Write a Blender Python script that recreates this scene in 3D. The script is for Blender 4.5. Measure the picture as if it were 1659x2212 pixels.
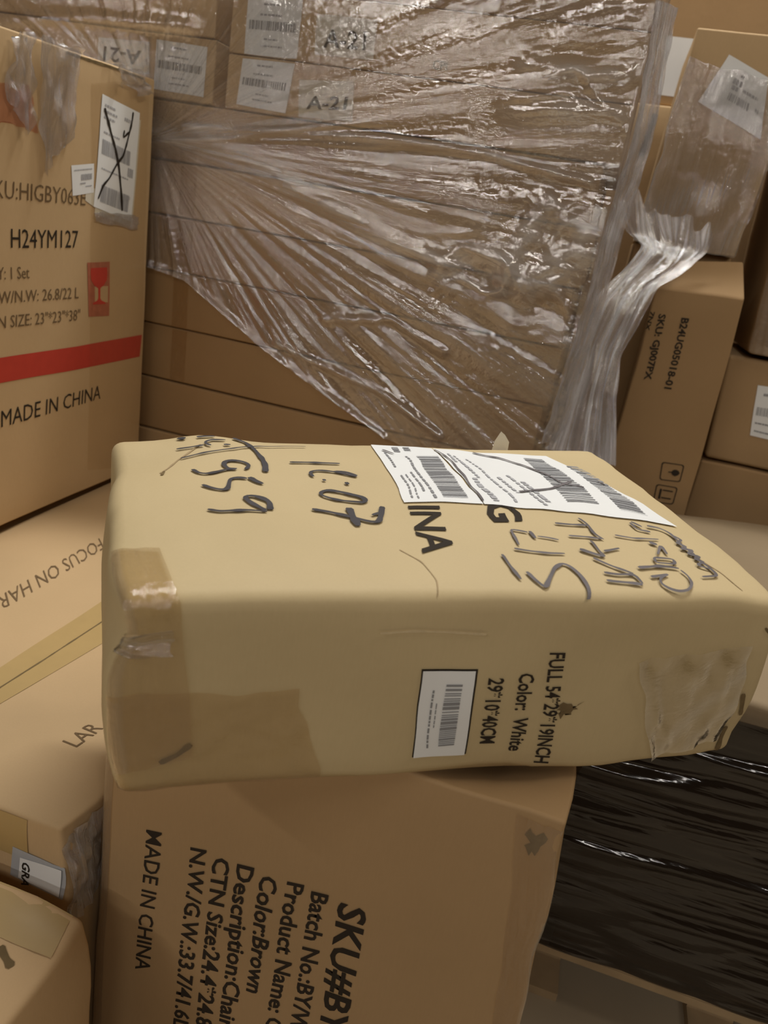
import bpy, bmesh, math, random
import numpy as np
from mathutils import Matrix, Vector

for o in list(bpy.data.objects):
    bpy.data.objects.remove(o)
SC = bpy.context.scene
COL = SC.collection

# ---------------------------------------------------------------- camera
cam_data = bpy.data.cameras.new('camera')
cam = bpy.data.objects.new('camera', cam_data)
COL.objects.link(cam)
cam_data.sensor_fit = 'VERTICAL'
cam_data.sensor_height = 36.0
cam_data.lens = 1624.04 / 2212 * 36.0
cam_data.clip_start = 0.02
cam.matrix_world = Matrix(((0.948688, -0.241834, 0.203733, 0.0),
                           (0.274746, 0.311435, -0.909683, 0.0),
                           (0.156543, 0.918980, 0.361897, 1.55),
                           (0, 0, 0, 1)))
cam_data.dof.use_dof = True
cam_data.dof.focus_distance = 1.15
cam_data.dof.aperture_fstop = 5.0
SC.camera = cam

# ---------------------------------------------------------------- exposure, world, lights
SC.view_settings.view_transform = 'Standard'
SC.view_settings.look = 'None'
SC.view_settings.gamma = 1.0
SC.view_settings.exposure = 0.0
SC.view_settings.use_curve_mapping = False
SC.cycles.transparent_max_bounces = 24
SC.cycles.max_bounces = 8
SC.cycles.sample_clamp_indirect = 6.0

world = bpy.data.worlds.new('warehouse_air')
SC.world = world
world.use_nodes = True
wb = world.node_tree.nodes['Background']
wb.inputs[0].default_value = (1.0, 0.66, 0.36, 1)
wb.inputs[1].default_value = 0.045


def area_lamp(name, loc, target, sx, sy, power, colour):
    d = bpy.data.lights.new(name, 'AREA')
    d.shape = 'RECTANGLE'
    d.size, d.size_y = sx, sy
    d.energy = power
    d.color = colour
    o = bpy.data.objects.new(name, d)
    COL.objects.link(o)
    o.location = loc
    o.rotation_euler = (Vector(target) - Vector(loc)).to_track_quat('-Z', 'Y').to_euler()
    return o


# ceiling key lamp, then unseen lamps added for fill and film highlights
area_lamp('unseen_lamp', (-0.7, 3.1, 5.4), (-0.3, 1.0, 1.0), 2.4, 0.40, 176, (1.0, 0.99, 0.95))
area_lamp('unseen_lamp', (2.3, 1.9, 5.0), (-0.8, 1.4, 1.0), 2.4, 0.30, 62, (1.0, 0.90, 0.76))  # added on the right to brighten the tall carton's side
for lx, ly, lz in ((0.6, -7.0, 5.0), (-2.2, -7.0, 5.0), (2.8, -4.4, 5.0), (-3.4, -3.8, 5.0)):
    area_lamp('unseen_lamp', (lx, ly, lz), (-0.2, 1.6, 1.2), 2.4, 0.12, 48, (1.0, 0.94, 0.86))  # added behind the camera for film glints and front fill


#<PURE>
def hsh(i, j, k, s):
    n = math.sin(i * 127.1 + j * 311.7 + k * 74.7 + s * 53.3) * 43758.5453
    return n - math.floor(n)


def vnoise(x, y, z, s=0):
    i, j, k = math.floor(x), math.floor(y), math.floor(z)
    fx, fy, fz = x - i, y - j, z - k
    fx, fy, fz = [t * t * (3 - 2 * t) for t in (fx, fy, fz)]
    r = 0.0
    for a in (0, 1):
        for b in (0, 1):
            for c in (0, 1):
                w = (fx if a else 1 - fx) * (fy if b else 1 - fy) * (fz if c else 1 - fz)
                if w:
                    r += w * hsh(i + a, j + b, k + c, s)
    return r * 2 - 1


class Box:
    """A carton: eight corners (front l,r back l,r at the bottom, then at the top), rounded edges, swelling faces, dents."""
    def __init__(self, corners, r=0.006, swell=(), noise=0.0, nscale=6.0, seed=0, dents=()):
        self.c = corners
        d = lambda a, b: math.dist(corners[a], corners[b])
        self.D = ((d(0, 1) + d(4, 5)) / 2, (d(0, 2) + d(1, 3)) / 2, (d(0, 4) + d(1, 5)) / 2)
        self.r, self.swell, self.noise, self.ns, self.seed, self.dents = r, dict(swell), noise, nscale, seed, dents

    @staticmethod
    def block(x0, x1, y0, y1, z0, z1, **k):
        return Box([(x, y, z) for z in (z0, z1) for y in (y0, y1) for x in (x0, x1)], **k)

    def q_of(self, face, u, v):
        X, Y, Z = self.D
        return {'front': (u, 0, v), 'right': (X, u, v), 'back': (X - u, Y, v), 'left': (0, Y - u, v),
                'top': (u, v, Z), 'bottom': (u, Y - v, 0)}[face]

    def size(self, face):
        X, Y, Z = self.D
        return {'front': (X, Z), 'back': (X, Z), 'right': (Y, Z), 'left': (Y, Z), 'top': (X, Y), 'bottom': (X, Y)}[face]

    def pos(self, q):
        D, r = self.D, self.r
        inner = [min(max(q[i], r), D[i] - r) for i in range(3)]
        dv = [q[i] - inner[i] for i in range(3)]
        L = math.sqrt(sum(t * t for t in dv))
        if L > 1e-9:
            q = [inner[i] + dv[i] * r / L for i in range(3)]
        s, t, w = [q[i] / D[i] for i in range(3)]
        c = self.c
        p = [0.0, 0.0, 0.0]
        for a in (0, 1):
            for b in (0, 1):
                for e in (0, 1):
                    k = (s if a else 1 - s) * (t if b else 1 - t) * (w if e else 1 - w)
                    cc = c[a + 2 * b + 4 * e]
                    p[0] += k * cc[0]; p[1] += k * cc[1]; p[2] += k * cc[2]
        cl = lambda x: max(0.0, min(1.0, x))
        b4 = lambda x: 4 * cl(x) * (1 - cl(x))
        sw = self.swell
        ex = [(c[1][i] - c[0][i]) / D[0] for i in range(3)]
        ey = [(c[2][i] - c[0][i]) / D[1] for i in range(3)]
        ez = (0, 0, 1)
        def add(vec, k):
            for i in range(3):
                p[i] += vec[i] * k
        if 'top' in sw: add(ez, sw['top'] * b4(s) ** .7 * b4(t) ** .7 * cl(w) ** 3)
        if 'front' in sw: add(ey, -sw['front'] * b4(s) ** .7 * b4(w) * (1 - cl(t)) ** 3)
        if 'right' in sw: add(ex, sw['right'] * b4(t) * b4(w) * cl(s) ** 3)
        if 'left' in sw: add(ex, -sw['left'] * b4(t) * b4(w) * (1 - cl(s)) ** 3)
        for (qx, qy, qz, rad, dx, dy, dz) in self.dents:
            d2 = ((q[0] - qx) ** 2 + (q[1] - qy) ** 2 + (q[2] - qz) ** 2) / rad ** 2
            if d2 < 9:
                k = math.exp(-d2)
                p[0] += dx * k; p[1] += dy * k; p[2] += dz * k
        if self.noise:
            n, S = self.noise, self.ns
            a = vnoise(q[0] * S, q[1] * S, q[2] * S, self.seed) * n
            b = vnoise(q[0] * S, q[1] * S, q[2] * S, self.seed + 7) * n
            e = vnoise(q[0] * S, q[1] * S, q[2] * S, self.seed + 13) * n
            a2 = vnoise(q[0] * S * 4, q[1] * S * 4, q[2] * S * 4, self.seed + 3) * n * .25
            p[0] += a + a2; p[1] += b + a2; p[2] += (e + a2) * (0.0 if w < .02 else 1.0)
        return p

    def P(self, face, u, v, off=0.0):
        p = self.pos(self.q_of(face, u, v))
        if not off:
            return p
        U, V = self.size(face)
        e = 0.004
        u0, u1, v0, v1 = max(u - e, 0), min(u + e, U), max(v - e, 0), min(v + e, V)
        a, b = self.pos(self.q_of(face, u0, v)), self.pos(self.q_of(face, u1, v))
        c, d = self.pos(self.q_of(face, u, v0)), self.pos(self.q_of(face, u, v1))
        A = [b[i] - a[i] for i in range(3)]
        B = [d[i] - c[i] for i in range(3)]
        n = (A[1] * B[2] - A[2] * B[1], A[2] * B[0] - A[0] * B[2], A[0] * B[1] - A[1] * B[0])
        L = math.sqrt(sum(t * t for t in n)) or 1
        return [p[i] + n[i] / L * off for i in range(3)]


BX = {}
# the crushed parcel on top: turned about 31 degrees to the stacks
BX['parcel'] = Box([(-.377, .553, .9335), (.342, .983, .9335), (-.645, .975, .9335), (.085, 1.405, .9335),
                    (-.377, .553, 1.172), (.322, .955, 1.190), (-.635, .935, 1.184), (.055, 1.405, 1.212)],
                   r=.017, swell=(('top', .016), ('front', .006), ('left', .006)), noise=.0045, nscale=7, seed=4,
                   dents=((.02, .38, .23, .045, .006, .005, -.012), (.13, .47, .24, .06, 0, 0, .014),
                          (.0, .0, .22, .035, .012, .010, -.012), (.80, .0, .23, .04, -.006, .004, -.010),
                          (.40, .0, .215, .06, 0, .008, -.004), (.81, .0, .02, .05, -.012, .006, .004), (.22, .0, .10, .09, 0, .006, 0), (.60, .0, .19, .08, 0, .005, 0), (.30, .20, .25, .10, 0, 0, -.005), (.0, .0, .0, .05, .01, .006, 0)))
BX['chair'] = Box([(-.520, .75, 0), (.152, .75, 0), (-.520, 1.37, 0), (.152, 1.37, 0),
                   (-.505, .75, .932), (.121, .75, .932), (-.505, 1.37, .932), (.121, 1.37, .932)],
                  r=.006, swell=(('front', .004),), noise=.0018, nscale=8, seed=11,
                  dents=((.50, .20, .932, .125, 0, 0, -.085), (.66, .0, .90, .05, -.010, .006, -.012), (.66, 0, .70, .04, -.006, 0, 0)))
BX['focus'] = Box.block(-1.275, -.53, .70, 1.96, 0, .68, r=.008, noise=.002, seed=21,
                        dents=((.74, 0, .66, .04, -.02, .012, -.012),))
BX['low'] = Box.block(-1.1, -.455, .08, .66, 0, .602, r=.012, swell=(('top', -.012),), noise=.003, seed=31,
                      dents=((.645, .58, .6, .05, -.012, 0, -.012),))
BX['under'] = Box.block(-1.95, -1.295, 1.2, 1.98, 0, .70, r=.006, seed=41)
BX['tall'] = Box([(-1.86, 1.33, .702), (-1.262, 1.33, .702), (-1.86, 1.985, .702), (-1.252, 1.985, .702),
                  (-1.86, 1.33, 1.775), (-1.25, 1.33, 1.775), (-1.86, 1.99, 1.785), (-1.25, 1.99, 1.785)],
                 r=.005, swell=(('right', .004),), noise=.002, nscale=6, seed=51)
BX['sku'] = Box([(.155, 2.42, .15), (.45, 2.42, .15), (.155, 2.52, .15), (.45, 2.52, .15),
                 (.150, 2.42, 1.482), (.393, 2.42, 1.497), (.150, 2.54, 1.56), (.375, 2.54, 1.595)],
                r=.006, noise=.0025, nscale=7, seed=61, dents=((.24, 0, 1.33, .03, -.004, 0, -.006),))
BX['label'] = Box([(.455, 2.6, .985), (1.05, 2.6, .985), (.455, 3.1, .985), (1.05, 3.1, .985),
                   (.427, 2.6, 1.322), (1.05, 2.6, 1.322), (.427, 3.1, 1.322), (1.05, 3.1, 1.322)],
                  r=.014, noise=.003, seed=71)
BX['lowcol'] = Box.block(.447, 1.05, 2.6, 3.1, .15, .975, r=.01, noise=.003, seed=81)
BX['upcol'] = Box([(.475, 2.58, 1.335), (1.10, 2.58, 1.335), (.475, 3.1, 1.335), (1.10, 3.1, 1.335),
                   (.40, 2.58, 2.35), (1.10, 2.58, 2.35), (.40, 3.1, 2.35), (1.10, 3.1, 2.35)],
                  r=.02, noise=.004, seed=91)
BX['wrapped'] = Box([(.062, 2.56, 1.60), (.350, 2.56, 1.60), (.062, 3.05, 1.60), (.350, 3.05, 1.60),
                     (.075, 2.56, 2.17), (.375, 2.56, 2.17), (.075, 3.05, 2.17), (.375, 3.05, 2.17)],
                    r=.006, noise=.002, seed=101)
BX['light'] = Box([(.215, 1.30, .712), (1.0, 1.30, .712), (.215, 2.20, .712), (1.0, 2.45, .712),
                   (.215, 1.30, .848), (1.0, 1.30, .850), (.345, 2.33, .850), (1.0, 2.56, .852)],
                  r=.014, swell=(('top', .012),), noise=.004, seed=111)
BX['flat_a'] = Box.block(-1.075, -.032, 2.05, 2.85, 1.75, 1.878, r=.004, noise=.0015, seed=121)
BX['flat_b'] = Box.block(-1.075, -.034, 2.05, 2.85, 1.88, 2.025, r=.004, noise=.0015, seed=122)
BX['flat_c'] = Box.block(-1.92, -1.115, 2.055, 2.85, 1.752, 1.905, r=.004, noise=.0015, seed=123)
#</PURE>

TEXTS = [
    ('made', 'chair', 'front', 'MADE IN CHINA', (0.0762, 0.6876), (0.0737, 0.3974), (0.1014, 0.6924)),
    ('nw', 'chair', 'front', 'N.W./G.W.:33.7/41.6L', (0.1489, 0.6856), (0.1469, 0.3048), (0.1738, 0.6897)),
    ('ctn', 'chair', 'front', 'CTN Size:24.4*24.8', (0.1862, 0.6828), (0.1847, 0.329), (0.2116, 0.6872)),
    ('desc', 'chair', 'front', 'Description:Chair', (0.2235, 0.6854), (0.2221, 0.3474), (0.2496, 0.6895)),
    ('color', 'chair', 'front', 'Color:Brown', (0.2606, 0.6825), (0.2591, 0.4484), (0.2862, 0.6844)),
    ('prod', 'chair', 'front', 'Product Name: C', (0.3003, 0.6872), (0.2966, 0.3859), (0.325, 0.692)),
    ('batch', 'chair', 'front', 'Batch No.:BY/W', (0.3373, 0.6874), (0.3348, 0.4075), (0.3622, 0.6915)),
    ('sku', 'chair', 'front', 'SKU#BY', (0.3788, 0.6874), (0.3786, 0.4337), (0.4182, 0.6889)),
    ('p29', 'parcel', 'front', '29*10*40CM', (0.415, 0.151), (0.4184, 0.0479), (0.4343, 0.1506)),
    ('pcol', 'parcel', 'front', 'Color:  White', (0.4523, 0.1559), (0.46, 0.0361), (0.4716, 0.1548)),
    ('pfull', 'parcel', 'front', 'FULL 54*29*19INCH', (0.4887, 0.1831), (0.4995, 0.0168), (0.5084, 0.1818)),
    ('ina', 'parcel', 'top', 'INA', (0.3743, 0.2208), (0.352, 0.0869), (0.4152, 0.2131)),
    ('gee', 'parcel', 'top', 'G', (0.4823, 0.2234), (0.4751, 0.1635), (0.5315, 0.2305)),
    ('l_sku', 'tall', 'right', 'SKU:HIGBY063E', (0.0574, 0.7559), (0.3709, 0.7527), (0.0589, 0.7906)),
    ('l_h24', 'tall', 'right', 'H24YM127', (0.1247, 0.6555), (0.3465, 0.6539), (0.1252, 0.6948)),
    ('l_qty', 'tall', 'right', 'Y: 1 Set', (0.0842, 0.5885), (0.1802, 0.5882), (0.0839, 0.6148)),
    ('l_nw', 'tall', 'right', 'W/N.W: 26.8/22 L', (0.085, 0.5361), (0.3505, 0.5343), (0.0859, 0.5624)),
    ('l_size', 'tall', 'right', 'N SIZE: 23"*23"*38"', (0.084, 0.4815), (0.3573, 0.4799), (0.0848, 0.508)),
    ('l_made', 'tall', 'right', 'MADE IN CHINA', (0.0865, 0.252), (0.4518, 0.2563), (0.0879, 0.2908)),
    ('a1', 'flat_b', 'front', 'A-21', (0.259, 0.0363), (0.3718, 0.0421), (0.2578, 0.0747)),
    ('a2', 'flat_a', 'front', 'A-21', (0.2322, 0.0244), (0.3416, 0.0353), (0.234, 0.0538)),
    ('a3', 'flat_c', 'front', 'A-21', (0.5847, 0.1052), (0.4698, 0.1044), (0.5817, 0.0706)),
    ('g1', 'flat_b', 'front', 'CPI', (0.55, 0.0185), (0.586, 0.0196), (0.5474, 0.0381)),
    ('k1', 'sku', 'front', 'B24UG05018-01', (0.0993, 1.2667), (0.1053, 1.0551), (0.1214, 1.2671)),
    ('k2', 'sku', 'front', 'SKU: GJ007PX', (0.03, 1.2662), (0.0371, 1.0716), (0.0509, 1.2682)),
    ('k3', 'sku', 'front', '7NX', (0.0032, 1.2707), (-0.001, 1.215), (0.0164, 1.2699)),
    ('focus', 'focus', 'top', 'FOCUS ON HAR', (0.2117, 0.822), (0.2153, 0.4673), (0.2568, 0.7826)),
    ('lar', 'focus', 'top', 'LAR', (0.645, 0.1546), (0.6552, 0.2131), (0.6162, 0.1566)),
    ('gra', 'focus', 'front', 'GRA', (0.6711, 0.5981), (0.6675, 0.5502), (0.6836, 0.5954)),
]
STROKES = [
    ('pale', 'parcel', 'front', 0.003, [(0.2836, 0.2101), (0.3135, 0.2113), (0.3565, 0.2118), (0.4049, 0.2083)]),
    ('nines', 'parcel', 'top', 0.0066, [(0.1044, 0.3517), (0.1103, 0.3355), (0.1196, 0.3319), (0.1343, 0.3396), (0.1484, 0.3488), (0.1647, 0.3503), (0.1508, 0.3504), (0.1455, 0.3655), (0.1487, 0.381), (0.1598, 0.3859), (0.1732, 0.3807), (0.1804, 0.372), (0.1813, 0.3617), (0.1738, 0.3485)]),
    ('nines', 'parcel', 'top', 0.0066, [(0.1108, 0.2894), (0.1202, 0.2794), (0.1328, 0.273), (0.1419, 0.2743), (0.1456, 0.2942), (0.1495, 0.3133), (0.16, 0.318), (0.1719, 0.3134)]),
    ('nines', 'parcel', 'top', 0.00858, [(0.1753, 0.318), (0.1822, 0.3046), (0.1911, 0.2947)]),
    ('nines', 'parcel', 'top', 0.0066, [(0.1121, 0.2057), (0.1239, 0.1982), (0.142, 0.2003), (0.1629, 0.2027), (0.183, 0.2001)]),
    ('nines', 'parcel', 'top', 0.00792, [(0.1884, 0.2065), (0.1908, 0.2293), (0.1867, 0.2378), (0.1741, 0.2493), (0.1646, 0.252), (0.161, 0.2453), (0.1663, 0.2281), (0.1757, 0.2159), (0.1827, 0.2032)]),
    ('nines', 'parcel', 'top', 0.00825, [(0.1694, 0.4762), (0.1883, 0.4628), (0.1989, 0.4249), (0.2057, 0.3945), (0.2064, 0.3671), (0.2013, 0.3396)]),
    ('nines', 'parcel', 'top', 0.00792, [(0.0886, 0.4665), (0.0961, 0.4626), (0.0928, 0.4587), (0.1006, 0.4642), (0.0897, 0.4666)]),
    ('nines', 'parcel', 'top', 0.0066, [(0.1146, 0.4618), (0.1305, 0.4676), (0.1422, 0.4717)]),
    ('nines', 'parcel', 'top', 0.00462, [(0.1342, 0.4344), (0.1272, 0.4366), (0.1253, 0.4447), (0.1373, 0.4544), (0.1574, 0.4592)]),
    ('nines', 'parcel', 'top', 0.00528, [(0.1525, 0.4385), (0.1621, 0.4404)]),
    ('nines', 'parcel', 'top', 0.00396, [(0.0865, 0.4258), (0.107, 0.4286), (0.1235, 0.4339)]),
    ('nines', 'parcel', 'top', 0.0033, [(0.0903, 0.3933), (0.1234, 0.4107), (0.1651, 0.4266), (0.2076, 0.4494), (0.2812, 0.4504)]),
    ('seven', 'parcel', 'top', 0.00528, [(0.2435, 0.3769), (0.2786, 0.3746), (0.3154, 0.3709)]),
    ('seven', 'parcel', 'top', 0.00528, [(0.2634, 0.321), (0.261, 0.3306), (0.2653, 0.3414), (0.2797, 0.3462), (0.2976, 0.3412), (0.3113, 0.3323), (0.327, 0.3224)]),
    ('seven', 'parcel', 'top', 0.00792, [(0.2991, 0.3399), (0.3145, 0.3398), (0.322, 0.3321), (0.3276, 0.3247)]),
    ('seven', 'parcel', 'top', 0.00528, [(0.2766, 0.313), (0.2769, 0.3075)]),
    ('seven', 'parcel', 'top', 0.0066, [(0.3069, 0.304), (0.3076, 0.2965)]),
    ('seven', 'parcel', 'top', 0.0066, [(0.3154, 0.2353), (0.2952, 0.2433), (0.2718, 0.253), (0.2618, 0.2601), (0.2647, 0.2719), (0.2748, 0.2783), (0.2965, 0.2703), (0.3152, 0.2552), (0.3199, 0.2457), (0.3154, 0.2353)]),
    ('seven', 'parcel', 'top', 0.00792, [(0.2407, 0.2131), (0.259, 0.2073), (0.2777, 0.1964), (0.2925, 0.1862), (0.3062, 0.174), (0.3159, 0.1713), (0.3251, 0.1925), (0.3364, 0.2209)]),
    ('seven', 'parcel', 'top', 0.009899999999999999, [(0.2901, 0.2203), (0.2883, 0.1968), (0.2878, 0.178), (0.288, 0.1643)]),
    ('seven', 'parcel', 'top', 0.00528, [(0.3136, 0.194), (0.326, 0.2013)]),
    ('words', 'parcel', 'top', 0.0034999999999999996, [(0.5461, 0.1198), (0.5355, 0.1247), (0.5211, 0.1276)]),
    ('words', 'parcel', 'top', 0.005, [(0.5161, 0.1405), (0.5158, 0.1222)]),
    ('words', 'parcel', 'top', 0.004, [(0.5119, 0.1375), (0.5022, 0.1419), (0.4915, 0.1449), (0.4886, 0.1222), (0.4856, 0.1044)]),
    ('words', 'parcel', 'top', 0.0045000000000000005, [(0.4753, 0.0949), (0.4911, 0.0913), (0.5171, 0.0867), (0.5377, 0.0867)]),
    ('words', 'parcel', 'top', 0.0045000000000000005, [(0.4531, 0.0807), (0.4529, 0.0563), (0.4552, 0.0303)]),
    ('words', 'parcel', 'top', 0.005, [(0.469, 0.0453), (0.4719, 0.03), (0.4787, 0.0154), (0.4915, 0.0337), (0.5069, 0.0535), (0.5232, 0.0652), (0.5295, 0.0592), (0.5332, 0.0413), (0.5329, 0.0222), (0.5303, 0.0106), (0.5253, -0.0023)]),
    ('words', 'parcel', 'top', 0.0045000000000000005, [(0.5634, 0.1648), (0.5863, 0.1623), (0.6138, 0.1624)]),
    ('words', 'parcel', 'top', 0.0045000000000000005, [(0.6081, 0.1818), (0.6138, 0.1624), (0.6105, 0.1395), (0.6169, 0.1256)]),
    ('words', 'parcel', 'top', 0.0045000000000000005, [(0.5666, 0.1311), (0.5913, 0.1301), (0.6158, 0.1274)]),
    ('words', 'parcel', 'top', 0.005, [(0.5935, 0.1208), (0.5909, 0.0959), (0.5926, 0.0833)]),
    ('words', 'parcel', 'top', 0.006500000000000001, [(0.563, 0.097), (0.5777, 0.0884), (0.5926, 0.0833)]),
    ('words', 'parcel', 'top', 0.0045000000000000005, [(0.5994, 0.0957), (0.6269, 0.1034)]),
    ('words', 'parcel', 'top', 0.005, [(0.5735, 0.0793), (0.5889, 0.0637), (0.6105, 0.0447)]),
    ('words', 'parcel', 'top', 0.005, [(0.5712, 0.0483), (0.5881, 0.0436), (0.6105, 0.0429), (0.6112, 0.0247)]),
    ('words', 'parcel', 'top', 0.005, [(0.5653, 0.0323), (0.5902, 0.0278), (0.6103, 0.0231)]),
    ('words', 'parcel', 'top', 0.004, [(0.6413, 0.1375), (0.6697, 0.131), (0.7122, 0.1351)]),
    ('words', 'parcel', 'top', 0.0045000000000000005, [(0.6894, 0.176), (0.6903, 0.1582), (0.7114, 0.1549)]),
    ('words', 'parcel', 'top', 0.005, [(0.6925, 0.1787), (0.7036, 0.1664)]),
    ('words', 'parcel', 'top', 0.009000000000000001, [(0.6868, 0.1217), (0.6975, 0.1188)]),
    ('words', 'parcel', 'top', 0.004, [(0.7002, 0.1147), (0.6792, 0.0906)]),
    ('words', 'parcel', 'top', 0.005, [(0.7017, 0.1149), (0.6958, 0.0924)]),
    ('words', 'parcel', 'top', 0.0045000000000000005, [(0.6678, 0.0816), (0.6984, 0.0803), (0.6917, 0.0672), (0.6611, 0.0695), (0.6678, 0.0816)]),
    ('words', 'parcel', 'top', 0.006, [(0.6276, 0.058), (0.6638, 0.0618), (0.6899, 0.0571)]),
    ('words', 'parcel', 'top', 0.005, [(0.6336, 0.0382), (0.6628, 0.0431)]),
    ('words', 'parcel', 'top', 0.004, [(0.6628, 0.0431), (0.647, 0.0366), (0.6391, 0.025), (0.6459, 0.0156), (0.6597, 0.0113), (0.6756, 0.0131), (0.6869, 0.0238), (0.6926, 0.0403), (0.6898, 0.0532)]),
    ('words', 'parcel', 'top', 0.0045000000000000005, [(0.7138, 0.1696), (0.7351, 0.1665), (0.7449, 0.1551), (0.7429, 0.1364), (0.736, 0.1131), (0.7402, 0.1002), (0.7379, 0.0821), (0.7433, 0.0707), (0.744, 0.0568), (0.7437, 0.0454), (0.7161, 0.0409)]),
    ('words', 'parcel', 'top', 0.005, [(0.7432, 0.1504), (0.7522, 0.138), (0.7331, 0.1251), (0.7434, 0.1162), (0.7264, 0.1081), (0.746, 0.1071), (0.7297, 0.0955), (0.7473, 0.0909), (0.7324, 0.0835), (0.7464, 0.0791), (0.7265, 0.0688), (0.7427, 0.0606)]),
    ('scuff', 'parcel', 'top', 0.006500000000000001, [(0.509, -0.0009), (0.513, -0.0237), (0.518, -0.1279)]),
    ('labelpen', 'parcel', 'top', 0.003, [(0.4934, 0.4545), (0.5009, 0.3941), (0.4905, 0.2999), (0.4829, 0.225)]),
    ('labelpen', 'parcel', 'top', 0.0049499999999999995, [(0.5622, 0.4512), (0.5961, 0.4234), (0.6243, 0.3835), (0.6425, 0.3399), (0.6492, 0.3013), (0.6761, 0.2891)]),
    ('labelpen', 'parcel', 'top', 0.0049499999999999995, [(0.5567, 0.2618), (0.6195, 0.2806), (0.6677, 0.3116)]),
    ('labelpen', 'parcel', 'top', 0.0044, [(0.7224, 0.3207), (0.7272, 0.3086)]),
    ('labelpen', 'parcel', 'top', 0.0049499999999999995, [(0.4012, 0.4452), (0.4142, 0.4238)]),
    ('cross', 'tall', 'right', 0.0085, [(0.44, 0.9755), (0.4618, 0.9365), (0.4853, 0.8931), (0.5022, 0.8524), (0.5243, 0.747)]),
    ('cross', 'tall', 'right', 0.006, [(0.5593, 0.9829), (0.5549, 0.9583), (0.5352, 0.9089), (0.5193, 0.8785), (0.4922, 0.8569), (0.4629, 0.8226), (0.4382, 0.8044), (0.4188, 0.7714)]),
    ('cross', 'tall', 'right', 0.005, [(0.5236, 0.9378), (0.5182, 0.9195), (0.5461, 0.9374)]),
    ('seam', 'focus', 'top', 0.003, [(0.4363, 0.1829), (0.4458, 0.3297), (0.4528, 0.4974), (0.4622, 0.6687)]),
    ('smear', 'low', 'top', 0.01, [(0.5648, 0.496), (0.5825, 0.4857), (0.598, 0.4776)]),
]
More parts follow.
